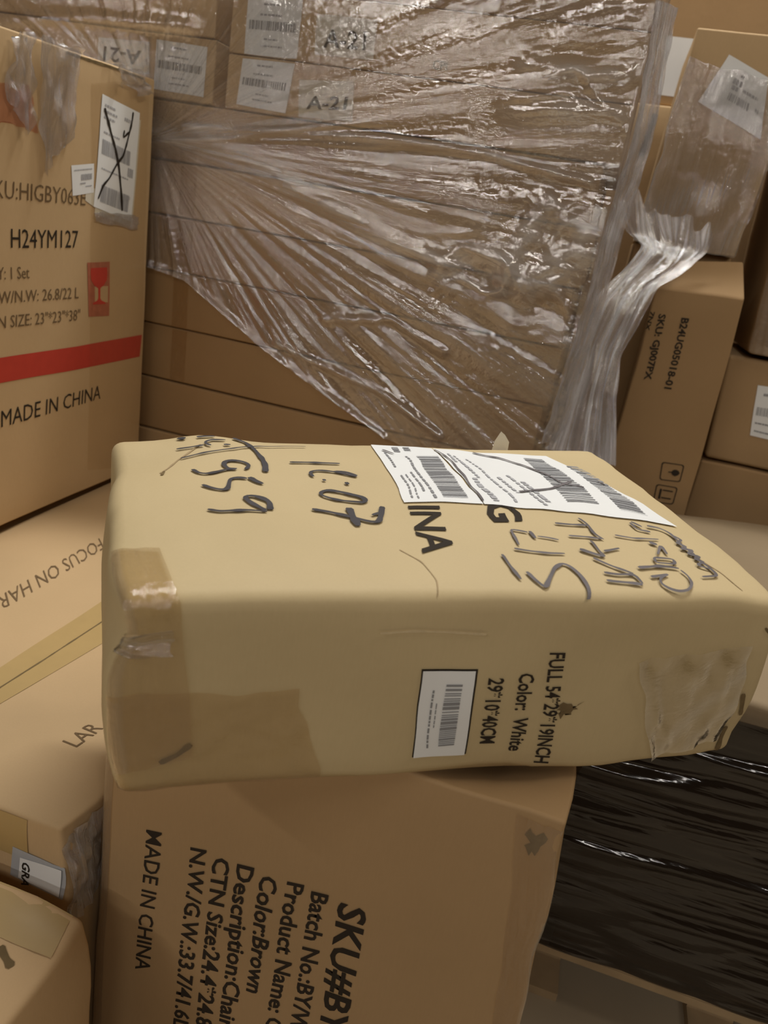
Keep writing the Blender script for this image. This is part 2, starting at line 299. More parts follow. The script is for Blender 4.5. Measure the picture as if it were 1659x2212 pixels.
QUADS = {
    'p_label': ('parcel', 'front', [(0.3353, 0.1603), (0.3969, 0.1611), (0.4009, 0.0314), (0.3383, 0.0338)]),
    'p_label_bar': ('parcel', 'front', [(0.3641, 0.143), (0.3835, 0.1434), (0.3851, 0.0505), (0.3658, 0.05)]),
    'p_stain': ('parcel', 'front', [(0.5146, 0.1042), (0.5438, 0.1044), (0.5265, 0.0899), (0.5128, 0.091)]),
    'p_tapeR': ('parcel', 'front', [(0.6096, 0.1659), (0.7802, 0.1897), (0.7851, 0.0335), (0.6714, 0.0154)]),
    'p_brown': ('parcel', 'front', [(0.0032, 0.1349), (0.1942, 0.1321), (0.2335, 0.0016), (-0.0574, -0.0025)]),
    'p_shine': ('parcel', 'front', [(-1.1634, 0.2187), (0.0644, 0.2201), (0.0647, 0.1904), (-0.0216, 0.1917)]),
    't_labA': ('parcel', 'top', [(0.392, 0.4804), (0.4938, 0.4691), (0.4812, 0.2187), (0.3721, 0.2323)]),
    't_labB': ('parcel', 'top', [(0.4974, 0.4698), (0.6975, 0.44), (0.7757, 0.1819), (0.482, 0.2171)]),
    't_bar0': ('parcel', 'top', [(0.4475, 0.4143), (0.4856, 0.4177), (0.4654, 0.2382), (0.4302, 0.2421)]),
    't_bar1': ('parcel', 'top', [(0.6449, 0.4242), (0.6803, 0.4203), (0.6745, 0.2339), (0.6223, 0.235)]),
    't_bar2': ('parcel', 'top', [(0.7089, 0.3903), (0.7287, 0.3892), (0.7417, 0.2067), (0.7014, 0.2186)]),
    'l_stripe': ('tall', 'right', [(0.0603, 0.4156), (0.6432, 0.4122), (0.6361, 0.3495), (0.0589, 0.3579)]),
    'l_frag': ('tall', 'right', [(0.3835, 0.6182), (0.4798, 0.6185), (0.4816, 0.4794), (0.393, 0.4849)]),
    'l_lab': ('tall', 'right', [(0.4317, 1.0043), (0.5902, 0.985), (0.5684, 0.7213), (0.4026, 0.7518)]),
    'l_lab2': ('tall', 'right', [(0.3158, 0.839), (0.4005, 0.8507), (0.4015, 0.7847), (0.323, 0.7726)]),
    'l_film1': ('tall', 'right', [(0.121, 1.0649), (0.1855, 1.0745), (0.1794, 0.8783), (0.1104, 0.9437)]),
    'l_film2': ('tall', 'right', [(0.1944, 1.0684), (0.3601, 1.127), (0.3118, 0.894), (0.2147, 0.815)]),
    'l_film3': ('tall', 'right', [(0.4445, 1.1125), (0.6134, 1.0573), (0.6098, 1.0275), (0.4856, 1.0374)]),
    'l_red': ('tall', 'right', [(0.0892, 0.9683), (0.1818, 0.9764), (0.2071, 0.8981), (0.0871, 0.8955)]),
    'l_tape': ('tall', 'right', [(0.3895, 1.0195), (0.6271, 1.0684), (0.6576, 0.0051), (0.4049, 0.0584)]),
    'a1q': ('flat_b', 'front', [(0.2327, 0.1065), (0.3919, 0.1072), (0.3945, 0.0223), (0.2374, 0.0177)]),
    'a2q': ('flat_a', 'front', [(0.205, 0.0887), (0.3533, 0.0998), (0.3612, 0.0096), (0.212, 0.0033)]),
    'a3q': ('flat_c', 'front', [(0.4508, 0.1246), (0.6092, 0.1296), (0.611, 0.0524), (0.4488, 0.0472)]),
    's1': ('flat_c', 'front', [(0.6297, 0.1382), (0.7802, 0.1343), (0.7783, 0.0156), (0.6255, 0.0191)]),
    's2': ('flat_b', 'front', [(0.042, 0.1286), (0.1922, 0.133), (0.1898, 0.0035), (0.0445, -0.0007)]),
    's3': ('flat_a', 'front', [(0.0413, 0.1205), (0.1886, 0.1229), (0.1753, 0.0068), (0.0342, 0.0106)]),
    'ic1': ('sku', 'front', [(0.1581, 0.8323), (0.2261, 0.8331), (0.2277, 0.7766), (0.1637, 0.7736)]),
    'ic2': ('sku', 'front', [(0.1588, 0.7589), (0.2262, 0.7595), (0.2265, 0.7025), (0.1623, 0.6984)]),
    'colq': ('label', 'front', [(0.1041, 0.2625), (0.1875, 0.2679), (0.2194, 0.1018), (0.1203, 0.1028)]),
    'wq': ('wrapped', 'front', [(0.1002, 0.5138), (0.2189, 0.4689), (0.255, 0.316), (0.0595, 0.3906)]),
    'f_tape': ('focus', 'top', [(0.398, 0.224), (0.4057, 0.7609), (0.5199, 0.5737), (0.4648, 0.1515)]),
    'g_lab': ('focus', 'front', [(0.6544, 0.6175), (0.7489, 0.6115), (0.738, 0.5513), (0.647, 0.5591)]),
    'g_in': ('focus', 'front', [(0.667, 0.6025), (0.739, 0.6082), (0.7327, 0.5552), (0.6618, 0.5613)]),
}
GUIDES = {
    'low': [(-1.277, 1.307), (-1.154, 1.289), (-0.881, 1.138), (-0.492, 0.964)],
    'b1': [(-1.279, 1.657), (-1.109, 1.656), (-0.954, 1.614), (-0.759, 1.555), (-0.579, 1.49), (-0.408, 1.459)],
    'b2': [(-1.278, 1.634), (-1.042, 1.676), (-0.71, 1.756), (-0.429, 1.816)],
    'b3': [(-1.181, 1.687), (-0.91, 1.709), (-0.594, 1.733), (-0.353, 1.728), (-0.153, 1.708), (-0.09, 1.701)],
    'b4': [(-0.408, 1.459), (-0.291, 1.491), (-0.199, 1.46), (-0.096, 1.523)],
    'b5': [(-0.253, 1.428), (-0.206, 1.594), (-0.182, 1.64), (-0.079, 1.592)],
    'b6': [(-0.848, 1.167), (-0.7, 1.13), (-0.513, 1.089), (-0.334, 1.008)],
    'b7': [(-0.308, 1.939), (-0.207, 1.93), (-0.088, 1.924)],
    'b8': [(-0.332, 1.848), (-0.21, 1.852), (-0.071, 1.859)],
    'b9': [(-0.718, 1.258), (-0.52, 1.295), (-0.365, 1.237)],
    'b10': [(-1.77, 1.882), (-1.475, 1.915), (-1.17, 1.922)],
    'g1': [(-1.279, 1.646)],
    'g2': [(-0.207, 1.493)],
    'g3': [(-0.088, 1.924)],
    'c1': [(-0.494, 1.3)],
    'c2': [(-0.246, 1.863)],
    'c3': [(-0.102, 1.979)],
    'c4': [(-0.791, 1.166)],
    'c5': [(-1.605, 1.903)],
    'rope': [(-0.022, 2.082), (-0.012, 1.949), (0.001, 1.808), (-0.011, 1.675), (-0.013, 1.448), (-0.03, 1.183), (-0.036, 1.054)],
}
SHEET = [
    ((-0.027, 2.48, 1.676), (0.261, 2.5, 1.689)),
    ((0.022, 2.46, 1.619), (0.266, 2.48, 1.6)),
    ((0.075, 2.4, 1.588), (0.203, 2.42, 1.532)),
    ((0.038, 2.34, 1.506), (0.147, 2.36, 1.486)),
    ((-0.009, 2.26, 1.437), (0.124, 2.28, 1.396)),
    ((-0.023, 2.2, 1.337), (0.099, 2.22, 1.295)),
    ((-0.034, 2.12, 1.178), (0.107, 2.14, 1.192)),
    ((-0.047, 2.05, 1.037), (0.153, 2.07, 1.027)),
]


# ---------------------------------------------------------------- materials
def new_mat(name):
    m = bpy.data.materials.new(name)
    m.use_nodes = True
    nt = m.node_tree
    return m, nt, nt.nodes['Principled BSDF']


def N(nt, kind, **vals):
    n = nt.nodes.new(kind)
    for k, v in vals.items():
        if k in n.inputs:
            n.inputs[k].default_value = v
        else:
            setattr(n, k, v)
    return n


def cardboard(name, col, rough=.72, tone=.12):
    m, nt, b = new_mat(name)
    tc = N(nt, 'ShaderNodeTexCoord')
    n1 = N(nt, 'ShaderNodeTexNoise', Scale=5.0, Detail=5.0)
    n2 = N(nt, 'ShaderNodeTexNoise', Scale=420.0, Detail=2.0)
    mp = N(nt, 'ShaderNodeMapping')
    mp.inputs['Scale'].default_value = (1, 1, .12)
    nt.links.new(tc.outputs['Object'], n1.inputs['Vector'])
    nt.links.new(tc.outputs['Object'], mp.inputs['Vector'])
    nt.links.new(mp.outputs[0], n2.inputs['Vector'])
    mix = N(nt, 'ShaderNodeMix', data_type='RGBA')
    mix.inputs[6].default_value = (col[0] * (1 - tone), col[1] * (1 - tone), col[2] * (1 - tone * 1.3), 1)
    mix.inputs[7].default_value = (col[0] * (1 + tone), col[1] * (1 + tone), col[2] * (1 + tone), 1)
    add = N(nt, 'ShaderNodeMath', operation='MULTIPLY_ADD')
    add.inputs[1].default_value = .3
    nt.links.new(n2.outputs[0], add.inputs[0])
    sc = N(nt, 'ShaderNodeMath', operation='MULTIPLY')
    sc.inputs[1].default_value = .7
    nt.links.new(n1.outputs[0], sc.inputs[0])
    nt.links.new(sc.outputs[0], add.inputs[2])
    nt.links.new(add.outputs[0], mix.inputs[0])
    nt.links.new(mix.outputs[2], b.inputs['Base Color'])
    b.inputs['Roughness'].default_value = rough
    b.inputs['Specular IOR Level'].default_value = .25
    # faint flutes and fibres
    n3 = N(nt, 'ShaderNodeTexNoise', Scale=60.0, Detail=4.0)
    nt.links.new(tc.outputs['Object'], n3.inputs['Vector'])
    bp = N(nt, 'ShaderNodeBump', Strength=.12, Distance=.003)
    nt.links.new(n3.outputs[0], bp.inputs['Height'])
    nt.links.new(bp.outputs[0], b.inputs['Normal'])
    return m


def plain(name, col, rough=.6, spec=.3, noise=0.0, nscale=40):
    m, nt, b = new_mat(name)
    b.inputs['Roughness'].default_value = rough
    b.inputs['Specular IOR Level'].default_value = spec
    tc = N(nt, 'ShaderNodeTexCoord')
    n1 = N(nt, 'ShaderNodeTexNoise', Scale=float(nscale), Detail=3.0)
    nt.links.new(tc.outputs['Object'], n1.inputs['Vector'])
    mix = N(nt, 'ShaderNodeMix', data_type='RGBA')
    mix.inputs[6].default_value = tuple(c * (1 - noise) for c in col) + (1,)
    mix.inputs[7].default_value = tuple(min(1, c * (1 + noise)) for c in col) + (1,)
    nt.links.new(n1.outputs[0], mix.inputs[0])
    nt.links.new(mix.outputs[2], b.inputs['Base Color'])
    return m


def film_mat(name, tint=(.97, .97, .98), milk=(.82, .80, .80), base=.05, streak=.5, gloss=.5, rough=.12, bump=.5, uscale=(60, 4)):
    """clear stretch film: transparent, milky where it is folded thick (attribute 'folds'), glossy on its wrinkles"""
    m = bpy.data.materials.new(name)
    m.use_nodes = True
    nt = m.node_tree
    nt.nodes.clear()
    out = N(nt, 'ShaderNodeOutputMaterial')
    tr = N(nt, 'ShaderNodeBsdfTransparent', Color=tint + (1,))
    df = N(nt, 'ShaderNodeBsdfDiffuse', Color=milk + (1,))
    tl = N(nt, 'ShaderNodeBsdfTranslucent', Color=milk + (1,))
    dm = N(nt, 'ShaderNodeMixShader', Fac=.35)
    gl = N(nt, 'ShaderNodeBsdfGlossy', Color=(1, 1, 1, 1), Roughness=rough)
    uv = N(nt, 'ShaderNodeUVMap')
    mp = N(nt, 'ShaderNodeMapping')
    mp.inputs['Scale'].default_value = (uscale[0], uscale[1], 1)
    nz = N(nt, 'ShaderNodeTexNoise', Scale=1.0, Detail=6.0, Roughness=.65)
    nz.inputs['Distortion'].default_value = .6
    nt.links.new(uv.outputs[0], mp.inputs[0])
    nt.links.new(mp.outputs[0], nz.inputs['Vector'])
    ramp = N(nt, 'ShaderNodeValToRGB')
    ramp.color_ramp.elements[0].position = .45
    ramp.color_ramp.elements[1].position = .80
    nt.links.new(nz.outputs[0], ramp.inputs[0])
    at = N(nt, 'ShaderNodeAttribute', attribute_name='folds')
    # milk = base + folds * (.55 + streak * ramp) + ramp * streak * .25
    a1 = N(nt, 'ShaderNodeMath', operation='MULTIPLY_ADD')
    a1.inputs[1].default_value = streak
    a1.inputs[2].default_value = .55
    nt.links.new(ramp.outputs[0], a1.inputs[0])
    a2 = N(nt, 'ShaderNodeMath', operation='MULTIPLY_ADD')
    a2.inputs[2].default_value = base
    nt.links.new(at.outputs['Fac'], a2.inputs[0])
    nt.links.new(a1.outputs[0], a2.inputs[1])
    a3 = N(nt, 'ShaderNodeMath', operation='MULTIPLY_ADD', use_clamp=True)
    a3.inputs[1].default_value = streak * .25
    nt.links.new(ramp.outputs[0], a3.inputs[0])
    nt.links.new(a2.outputs[0], a3.inputs[2])
    bp0 = N(nt, 'ShaderNodeBump', Strength=bump, Distance=.006)
    nt.links.new(nz.outputs[0], bp0.inputs['Height'])
    oc = N(nt, 'ShaderNodeTexCoord')
    nf = N(nt, 'ShaderNodeTexNoise', Scale=75.0, Detail=3.0)
    nt.links.new(oc.outputs['Object'], nf.inputs['Vector'])
    bp = N(nt, 'ShaderNodeBump', Strength=bump * .5, Distance=.004)
    nt.links.new(nf.outputs[0], bp.inputs['Height'])
    nt.links.new(bp0.outputs[0], bp.inputs['Normal'])
    for s in (df, gl):
        nt.links.new(bp.outputs[0], s.inputs['Normal'])
    nt.links.new(df.outputs[0], dm.inputs[1])
    nt.links.new(tl.outputs[0], dm.inputs[2])
    m1 = N(nt, 'ShaderNodeMixShader')
    nt.links.new(a3.outputs[0], m1.inputs[0])
    nt.links.new(tr.outputs[0], m1.inputs[1])
    nt.links.new(dm.outputs[0], m1.inputs[2])
    lw = N(nt, 'ShaderNodeLayerWeight', Blend=.5)          # the same from both sides of the thin sheet
    nt.links.new(bp.outputs[0], lw.inputs['Normal'])
    fr = N(nt, 'ShaderNodeMath', operation='POWER')
    fr.inputs[1].default_value = 4.0
    nt.links.new(lw.outputs['Facing'], fr.inputs[0])
    fm = N(nt, 'ShaderNodeMath', operation='MULTIPLY_ADD', use_clamp=True)
    fm.inputs[1].default_value = gloss
    fm.inputs[2].default_value = .05 * gloss
    nt.links.new(fr.outputs[0], fm.inputs[0])
    m2 = N(nt, 'ShaderNodeMixShader')
    nt.links.new(fm.outputs[0], m2.inputs[0])
    nt.links.new(m1.outputs[0], m2.inputs[1])
    nt.links.new(gl.outputs[0], m2.inputs[2])
    nt.links.new(m2.outputs[0], out.inputs['Surface'])
    return m


M = {}
M['kraft'] = cardboard('kraft_cardboard', (.53, .370, .205))
M['light_kraft'] = cardboard('light_kraft_cardboard', (.62, .43, .24))
M['parcel'] = cardboard('parcel_cardboard', (.54, .425, .243), rough=.62)
M['brown'] = cardboard('brown_cardboard', (.40, .262, .135))
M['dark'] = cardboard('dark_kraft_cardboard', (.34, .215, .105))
M['pink'] = cardboard('pinkish_kraft_cardboard', (.28, .21, .132))  # tone darkened to mimic shade from the stacks around this carton
M['ink'] = plain('black_printing_ink', (.035, .027, .02), .7, .1)
M['soft_ink'] = plain('faded_printing_ink', (.16, .105, .055), .75, .1)
M['pen'] = plain('marker_pen_ink', (.055, .05, .055), .6, .2, .5, 25)
M['grey_pen'] = plain('thin_marker_ink', (.14, .125, .13), .65, .2, .5, 25)
M['paper'] = plain('white_label_paper', (.80, .81, .81), .5, .3, .02)
M['cream'] = plain('cream_label_paper', (.66, .61, .50), .55, .3, .03)
M['grey_paper'] = plain('grey_label_paper', (.42, .43, .45), .5, .3, .03)
M['barcode'] = plain('grey_barcode_ink', (.26, .26, .27), .7, .1)
M['pale_ink'] = plain('pale_label_ink', (.40, .40, .42), .7, .1)
M['red'] = plain('red_printing_ink', (.50, .055, .035), .65, .2, .1)
M['pale_red'] = plain('faded_red_ink', (.42, .14, .08), .7, .2, .25, 60)
M['green'] = plain('green_printing_ink', (.10, .13, .06), .7, .2)
M['stain'] = plain('brown_scuff', (.17, .12, .06), .8, .1, .4, 60)
M['pale_crease'] = plain('worn_paper', (.60, .48, .29), .7, .2, .2, 90)
M['fold_shade'] = plain('fold_shade_paper', (.38, .28, .155), .75, .2, .2, 90)  # darker tone painted along creases as the shade of the folds
M['wood'] = plain('pallet_wood', (.36, .26, .15), .75, .2, .25, 18)
M['concrete'] = plain('warehouse_concrete', (.36, .29, .20), .6, .3, .15, 3)
M['plaster'] = plain('warehouse_wall_paint', (.32, .30, .27), .8, .2, .05, 3)
M['film'] = film_mat('clear_stretch_film', base=.07, streak=.7, gloss=4.0, rough=.08, bump=.9, uscale=(34, 2.5))
M['bunch'] = film_mat('bunched_stretch_film', milk=(.74, .73, .77), base=.09, streak=.8, gloss=3.2, rough=.09, bump=.9, uscale=(26, 3))
M['tape'] = film_mat('clear_packing_tape', tint=(.93, .87, .76), milk=(.6, .52, .40), base=.03, streak=.15, gloss=1.6, rough=.09, bump=.45, uscale=(9, 5))
M['tan_tape'] = plain('tan_packing_tape', (.46, .32, .135), .32, .5, .06, 30)
M['clear_wrap'] = film_mat('thin_clear_wrap', tint=(.97, .96, .93), milk=(.75, .72, .66), base=.0, streak=.12, gloss=3.0, rough=.08, bump=.3, uscale=(2.5, 5))
M['thin_tape'] = film_mat('thin_clear_tape', tint=(.985, .97, .94), milk=(.6, .52, .40), base=.01, streak=.06, gloss=.7, rough=.10, bump=.15, uscale=(14, 5))
M['red_tape'] = film_mat('faint_red_tape', tint=(.93, .74, .66), milk=(.55, .33, .28), base=.03, streak=.2, gloss=.4, rough=.2, bump=.2, uscale=(20, 6))


def black_film():
    m = bpy.data.materials.new('black_stretch_film')
    m.use_nodes = True
    nt = m.node_tree
    b = nt.nodes['Principled BSDF']
    out = nt.nodes['Material Output']
    b.inputs['Base Color'].default_value = (.012, .009, .007, 1)
    b.inputs['Roughness'].default_value = .10
    b.inputs['Specular IOR Level'].default_value = .9
    uv = N(nt, 'ShaderNodeUVMap')
    mp = N(nt, 'ShaderNodeMapping')
    mp.inputs['Scale'].default_value = (3, 45, 1)
    nz = N(nt, 'ShaderNodeTexNoise', Scale=1.0, Detail=4.0)
    bp = N(nt, 'ShaderNodeBump', Strength=.5, Distance=.006)
    nt.links.new(uv.outputs[0], mp.inputs[0])
    nt.links.new(mp.outputs[0], nz.inputs['Vector'])
    nt.links.new(nz.outputs[0], bp.inputs['Height'])
    nt.links.new(bp.outputs[0], b.inputs['Normal'])
    tr = N(nt, 'ShaderNodeBsdfTransparent', Color=(.5, .4, .3, 1))
    mx = N(nt, 'ShaderNodeMixShader', Fac=.80)
    nt.links.new(tr.outputs[0], mx.inputs[1])
    nt.links.new(b.outputs[0], mx.inputs[2])
    nt.links.new(mx.outputs[0], out.inputs['Surface'])
    return m


M['black_film'] = black_film()


# ---------------------------------------------------------------- builders
def link(name, me, mat=None, parent=None):
    o = bpy.data.objects.new(name, me)
    COL.objects.link(o)
    if mat is not None and me is not None:
        me.materials.append(mat)
    if parent is not None:
        o.parent = parent
        o.matrix_parent_inverse = Matrix.Translation(-parent.location)
    return o


def thing(name, loc, label, cat, group=None):
    o = bpy.data.objects.new(name, None)
    COL.objects.link(o)
    o.location = loc
    o.empty_display_size = .05
    o['label'] = label
    o['category'] = cat
    if group:
        o['group'] = group
    return o


def tag(o, label, cat, group=None):
    o['label'] = label
    o['category'] = cat
    if group:
        o['group'] = group
    return o


def structure(o):
    o['kind'] = 'structure'
    return o


def mesh(name, verts, faces, smooth=False):
    me = bpy.data.meshes.new(name)
    me.from_pydata([tuple(v) for v in verts], [], faces)
    if smooth:
        for p in me.polygons:
            p.use_smooth = True
    me.update()
    return me


def ticks(L, r, step):
    n = max(1, round((L - 2 * r) / step))
    mid = [r + (L - 2 * r) * i / n for i in range(n + 1)]
    return [0, r * .3, r * .65] + mid + [L - r * .65, L - r * .3, L]


def carton_mesh(name, b, step=.05):
    """one closed skin over the six faces of the box, shared along the edges"""
    ax = [ticks(b.D[i], b.r, step) for i in range(3)]
    n = [len(a) for a in ax]
    ids, verts, faces = {}, [], []

    def vid(i, j, k):
        if (i, j, k) not in ids:
            ids[(i, j, k)] = len(verts)
            verts.append(b.pos([ax[0][i], ax[1][j], ax[2][k]]))
        return ids[(i, j, k)]
    for i in range(n[0] - 1):
        for j in range(n[1] - 1):
            faces.append((vid(i, j, 0), vid(i, j + 1, 0), vid(i + 1, j + 1, 0), vid(i + 1, j, 0)))
            k = n[2] - 1
            faces.append((vid(i, j, k), vid(i + 1, j, k), vid(i + 1, j + 1, k), vid(i, j + 1, k)))
    for i in range(n[0] - 1):
        for k in range(n[2] - 1):
            faces.append((vid(i, 0, k), vid(i + 1, 0, k), vid(i + 1, 0, k + 1), vid(i, 0, k + 1)))
            j = n[1] - 1
            faces.append((vid(i, j, k), vid(i, j, k + 1), vid(i + 1, j, k + 1), vid(i + 1, j, k)))
    for j in range(n[1] - 1):
        for k in range(n[2] - 1):
            faces.append((vid(0, j, k), vid(0, j, k + 1), vid(0, j + 1, k + 1), vid(0, j + 1, k)))
            i = n[0] - 1
            faces.append((vid(i, j, k), vid(i, j + 1, k), vid(i, j + 1, k + 1), vid(i, j, k + 1)))
    return mesh(name, verts, faces, True)


def bilerp(q, a, b):
    (tl, tr, br, bl) = q
    return tuple((tl[i] * (1 - a) + tr[i] * a) * (1 - b) + (bl[i] * (1 - a) + br[i] * a) * b for i in (0, 1))


def clampuv(b, face, u, v, m=.0):
    U, V = b.size(face)
    return min(max(u, m), U - m), min(max(v, m), V - m)


def patch(name, b, face, q, off, mat, parent, nx=8, ny=8, wav=0.0, folds=None, edge=0.0, seed=0):
    """a sheet lying on a carton face: q = its four corners there (top left, top right, bottom right, bottom left)"""
    verts, faces, den, uvs = [], [], [], []
    for j in range(ny + 1):
        for i in range(nx + 1):
            a, c = i / nx, j / ny
            u, v = bilerp(q, a, c)
            if edge:
                u += edge * vnoise(c * 6, a * 6, 0, seed) * (1 if i in (0, nx) else .3)
                v += edge * vnoise(a * 6, c * 6, 5, seed) * (1 if j in (0, ny) else .3)
            u, v = clampuv(b, face, u, v)
            o = off + (wav * (.5 + .5 * vnoise(a * 9, c * 5, 3, seed)) if wav else 0)
            verts.append(b.P(face, u, v, o))
            den.append(folds(a, c) if folds else 0)
            uvs.append((a, c))
    for j in range(ny):
        for i in range(nx):
            k = j * (nx + 1) + i
            faces.append((k, k + nx + 1, k + nx + 2, k + 1))
    me = mesh(name, verts, faces, True)
    finish_sheet(me, den, uvs)
    return link(name, me, mat, parent)


def finish_sheet(me, den, uvs):
    at = me.attributes.new('folds', 'FLOAT', 'POINT')
    at.data.foreach_set('value', [float(x) for x in den])
    ul = me.uv_layers.new(name='UVMap')
    li = np.zeros(len(me.loops), dtype=np.int32)
    me.loops.foreach_get('vertex_index', li)
    ul.data.foreach_set('uv', np.asarray(uvs, dtype=np.float32)[li].ravel())


_fonts = {}


def glyphs(s, bold):
    """flat mesh of a word, x running 0..1 over its width, capital height 1"""
    def raw(t):
        c = bpy.data.curves.new('t', 'FONT')
        c.body = t
        c.offset = bold
        c.resolution_u = 2
        o = bpy.data.objects.new('t', c)
        COL.objects.link(o)
        dg = bpy.context.evaluated_depsgraph_get()
        me = bpy.data.meshes.new_from_object(o.evaluated_get(dg))
        bpy.data.objects.remove(o)
        return me
    if bold not in _fonts:
        h = raw('H')
        _fonts[bold] = max(v.co.y for v in h.vertices)
        bpy.data.meshes.remove(h)
    me = raw(s)
    xs = [v.co.x for v in me.vertices]
    x0, x1 = min(xs), max(xs)
    for v in me.vertices:
        v.co.x = (v.co.x - x0) / (x1 - x0)
        v.co.y /= _fonts[bold]
    return me


def cut_fine(me, n=2):
    bm = bmesh.new()
    bm.from_mesh(me)
    for _ in range(n):
        long = [e for e in bm.edges if e.calc_length() > .06]
        if long:
            bmesh.ops.subdivide_edges(bm, edges=long, cuts=1)
    bmesh.ops.triangulate(bm, faces=bm.faces)
    bm.to_mesh(me)
    bm.free()


def print_text(key, mat, parent, name='printed_text', bold=.012, off=.0012, fine=0):
    for (k, box, face, s, p0, p1, p2) in TEXTS:
        if k != key:
            continue
        b = BX[box]
        me = glyphs(s, bold)
        if fine:
            cut_fine(me, fine)
        for v in me.vertices:
            x, y = v.co.x, v.co.y
            u = p0[0] + x * (p1[0] - p0[0]) + y * (p2[0] - p0[0])
            w = p0[1] + x * (p1[1] - p0[1]) + y * (p2[1] - p0[1])
            v.co = b.P(face, u, w, off)
        me.name = name
        me.update()
        return link(name, me, mat, parent)


def ribbon(name, b, face, width, pts, off, mat, parent):
    """a pen stroke on a carton face"""
    P = []
    for i in range(len(pts) - 1):
        p0, p1, p2, p3 = pts[max(i - 1, 0)], pts[i], pts[i + 1], pts[min(i + 2, len(pts) - 1)]
        n = max(2, int(math.dist(p1, p2) / .004))
        for k in range(n):
            t = k / n
            P.append(tuple(.5 * (2 * p1[d] + (p2[d] - p0[d]) * t * .8 + (2 * p0[d] - 5 * p1[d] + 4 * p2[d] - p3[d]) * t * t * .0 +
                                 0) if False else p1[d] + (p2[d] - p1[d]) * t for d in (0, 1)))
    P.append(pts[-1])
    for _ in range(2):
        P = [P[0]] + [tuple((P[i - 1][d] + 2 * P[i][d] + P[i + 1][d]) / 4 for d in (0, 1)) for i in range(1, len(P) - 1)] + [P[-1]]
    verts, faces = [], []
    for i, p in enumerate(P):
        a, c = P[max(i - 1, 0)], P[min(i + 1, len(P) - 1)]
        d = (c[0] - a[0], c[1] - a[1])
        L = math.hypot(*d) or 1
        w = width * (.5 + .12 * vnoise(i * .35, 0, 0, 3)) * (.6 if i in (0, len(P) - 1) else 1)
        nx, ny = -d[1] / L * w, d[0] / L * w
        for sgn in (1, -1):
            u, v = clampuv(b, face, p[0] + sgn * nx, p[1] + sgn * ny, .001)
            verts.append(b.P(face, u, v, off))
        if i:
            k = 2 * i
            faces.append((k - 2, k - 1, k + 1, k))
    return link(name, mesh(name, verts, faces), mat, parent)


def strokes(grp, mat, parent, name='handwriting', off=.0024):
    k = 0
    for (g, box, face, w, pts) in STROKES:
        if g == grp:
            ribbon(name, BX[box], face, w, pts, off + .00003 * k, mat, parent)
            k += 1


def bars(name, b, face, q, off, mat, parent, along=0, seed=1, n=34, fill=.55):
    """a barcode: dark bars across the quad q"""
    rnd = random.Random(seed)
    verts, faces = [], []
    x, cuts = 0.0, []
    while x < 1:
        w = rnd.choice((1, 1, 2, 3)) / n * .5
        g = rnd.choice((1, 1, 2)) / n * .5 * (1 - fill) * 2
        cuts.append((x, min(1, x + w)))
        x += w + g
    for (a, c) in cuts:
        m = 4
        k0 = len(verts)
        for j in range(m + 1):
            for t in (a, c):
                uv = bilerp(q, t, j / m) if along == 0 else bilerp(q, j / m, t)
                uv = clampuv(b, face, *uv)
                verts.append(b.P(face, uv[0], uv[1], off))
        for j in range(m):
            k = k0 + 2 * j
            faces.append((k, k + 2, k + 3, k + 1))
    return link(name, mesh(name, verts, faces), mat, parent)


def sub(q, a0, c0, a1, c1):
    return [bilerp(q, a0, c0), bilerp(q, a1, c0), bilerp(q, a1, c1), bilerp(q, a0, c1)]


def lines(name, b, face, q, off, mat, parent, rows, seed=0, th=.3, along=0):
    """rows of illegible small print; rows = [(a0, a1, c)]"""
    rnd = random.Random(seed)
    verts, faces = [], []
    for (a0, a1, c, h) in rows:
        x = a0
        while x < a1:
            w = rnd.uniform(.02, .07)
            e = min(a1, x + w)
            k = len(verts)
            for (s, t) in ((x, c), (e, c), (e, c + h), (x, c + h)):
                uv = bilerp(q, s, t) if along == 0 else bilerp(q, t, s)
                uv = clampuv(b, face, *uv)
                verts.append(b.P(face, uv[0], uv[1], off))
            faces.append((k, k + 3, k + 2, k + 1))
            x = e + rnd.uniform(.008, .02)
    return link(name, mesh(name, verts, faces), mat, parent)


def solid(name, x0, x1, y0, y1, z0, z1, mat, parent=None, bev=0):
    bm = bmesh.new()
    bmesh.ops.create_cube(bm, size=1)
    for v in bm.verts:
        v.co = Vector(((x0 + x1) / 2 + v.co.x * (x1 - x0), (y0 + y1) / 2 + v.co.y * (y1 - y0), (z0 + z1) / 2 + v.co.z * (z1 - z0)))
    if bev:
        bmesh.ops.bevel(bm, geom=bm.edges[:], offset=bev, segments=2, affect='EDGES')
    me = bpy.data.meshes.new(name)
    bm.to_mesh(me)
    bm.free()
    return link(name, me, mat, parent)


def make_carton(key, mat, label, step=.06, group=None, name='carton', cat='cardboard box'):
    b = BX[key]
    c = b.c
    base = [(c[0][i] + c[1][i] + c[2][i] + c[3][i]) / 4 for i in range(3)]
    t = thing(name, base, label, cat, group)
    link('box_body', carton_mesh('box_body', b, step), mat, t)
    return t


# ---------------------------------------------------------------- the hall
structure(solid('floor', -6, 6, -4, 7, -.1, 0, M['concrete']))
structure(solid('wall_back', -6, 6, 6.9, 7.0, 0, 6.5, M['plaster']))

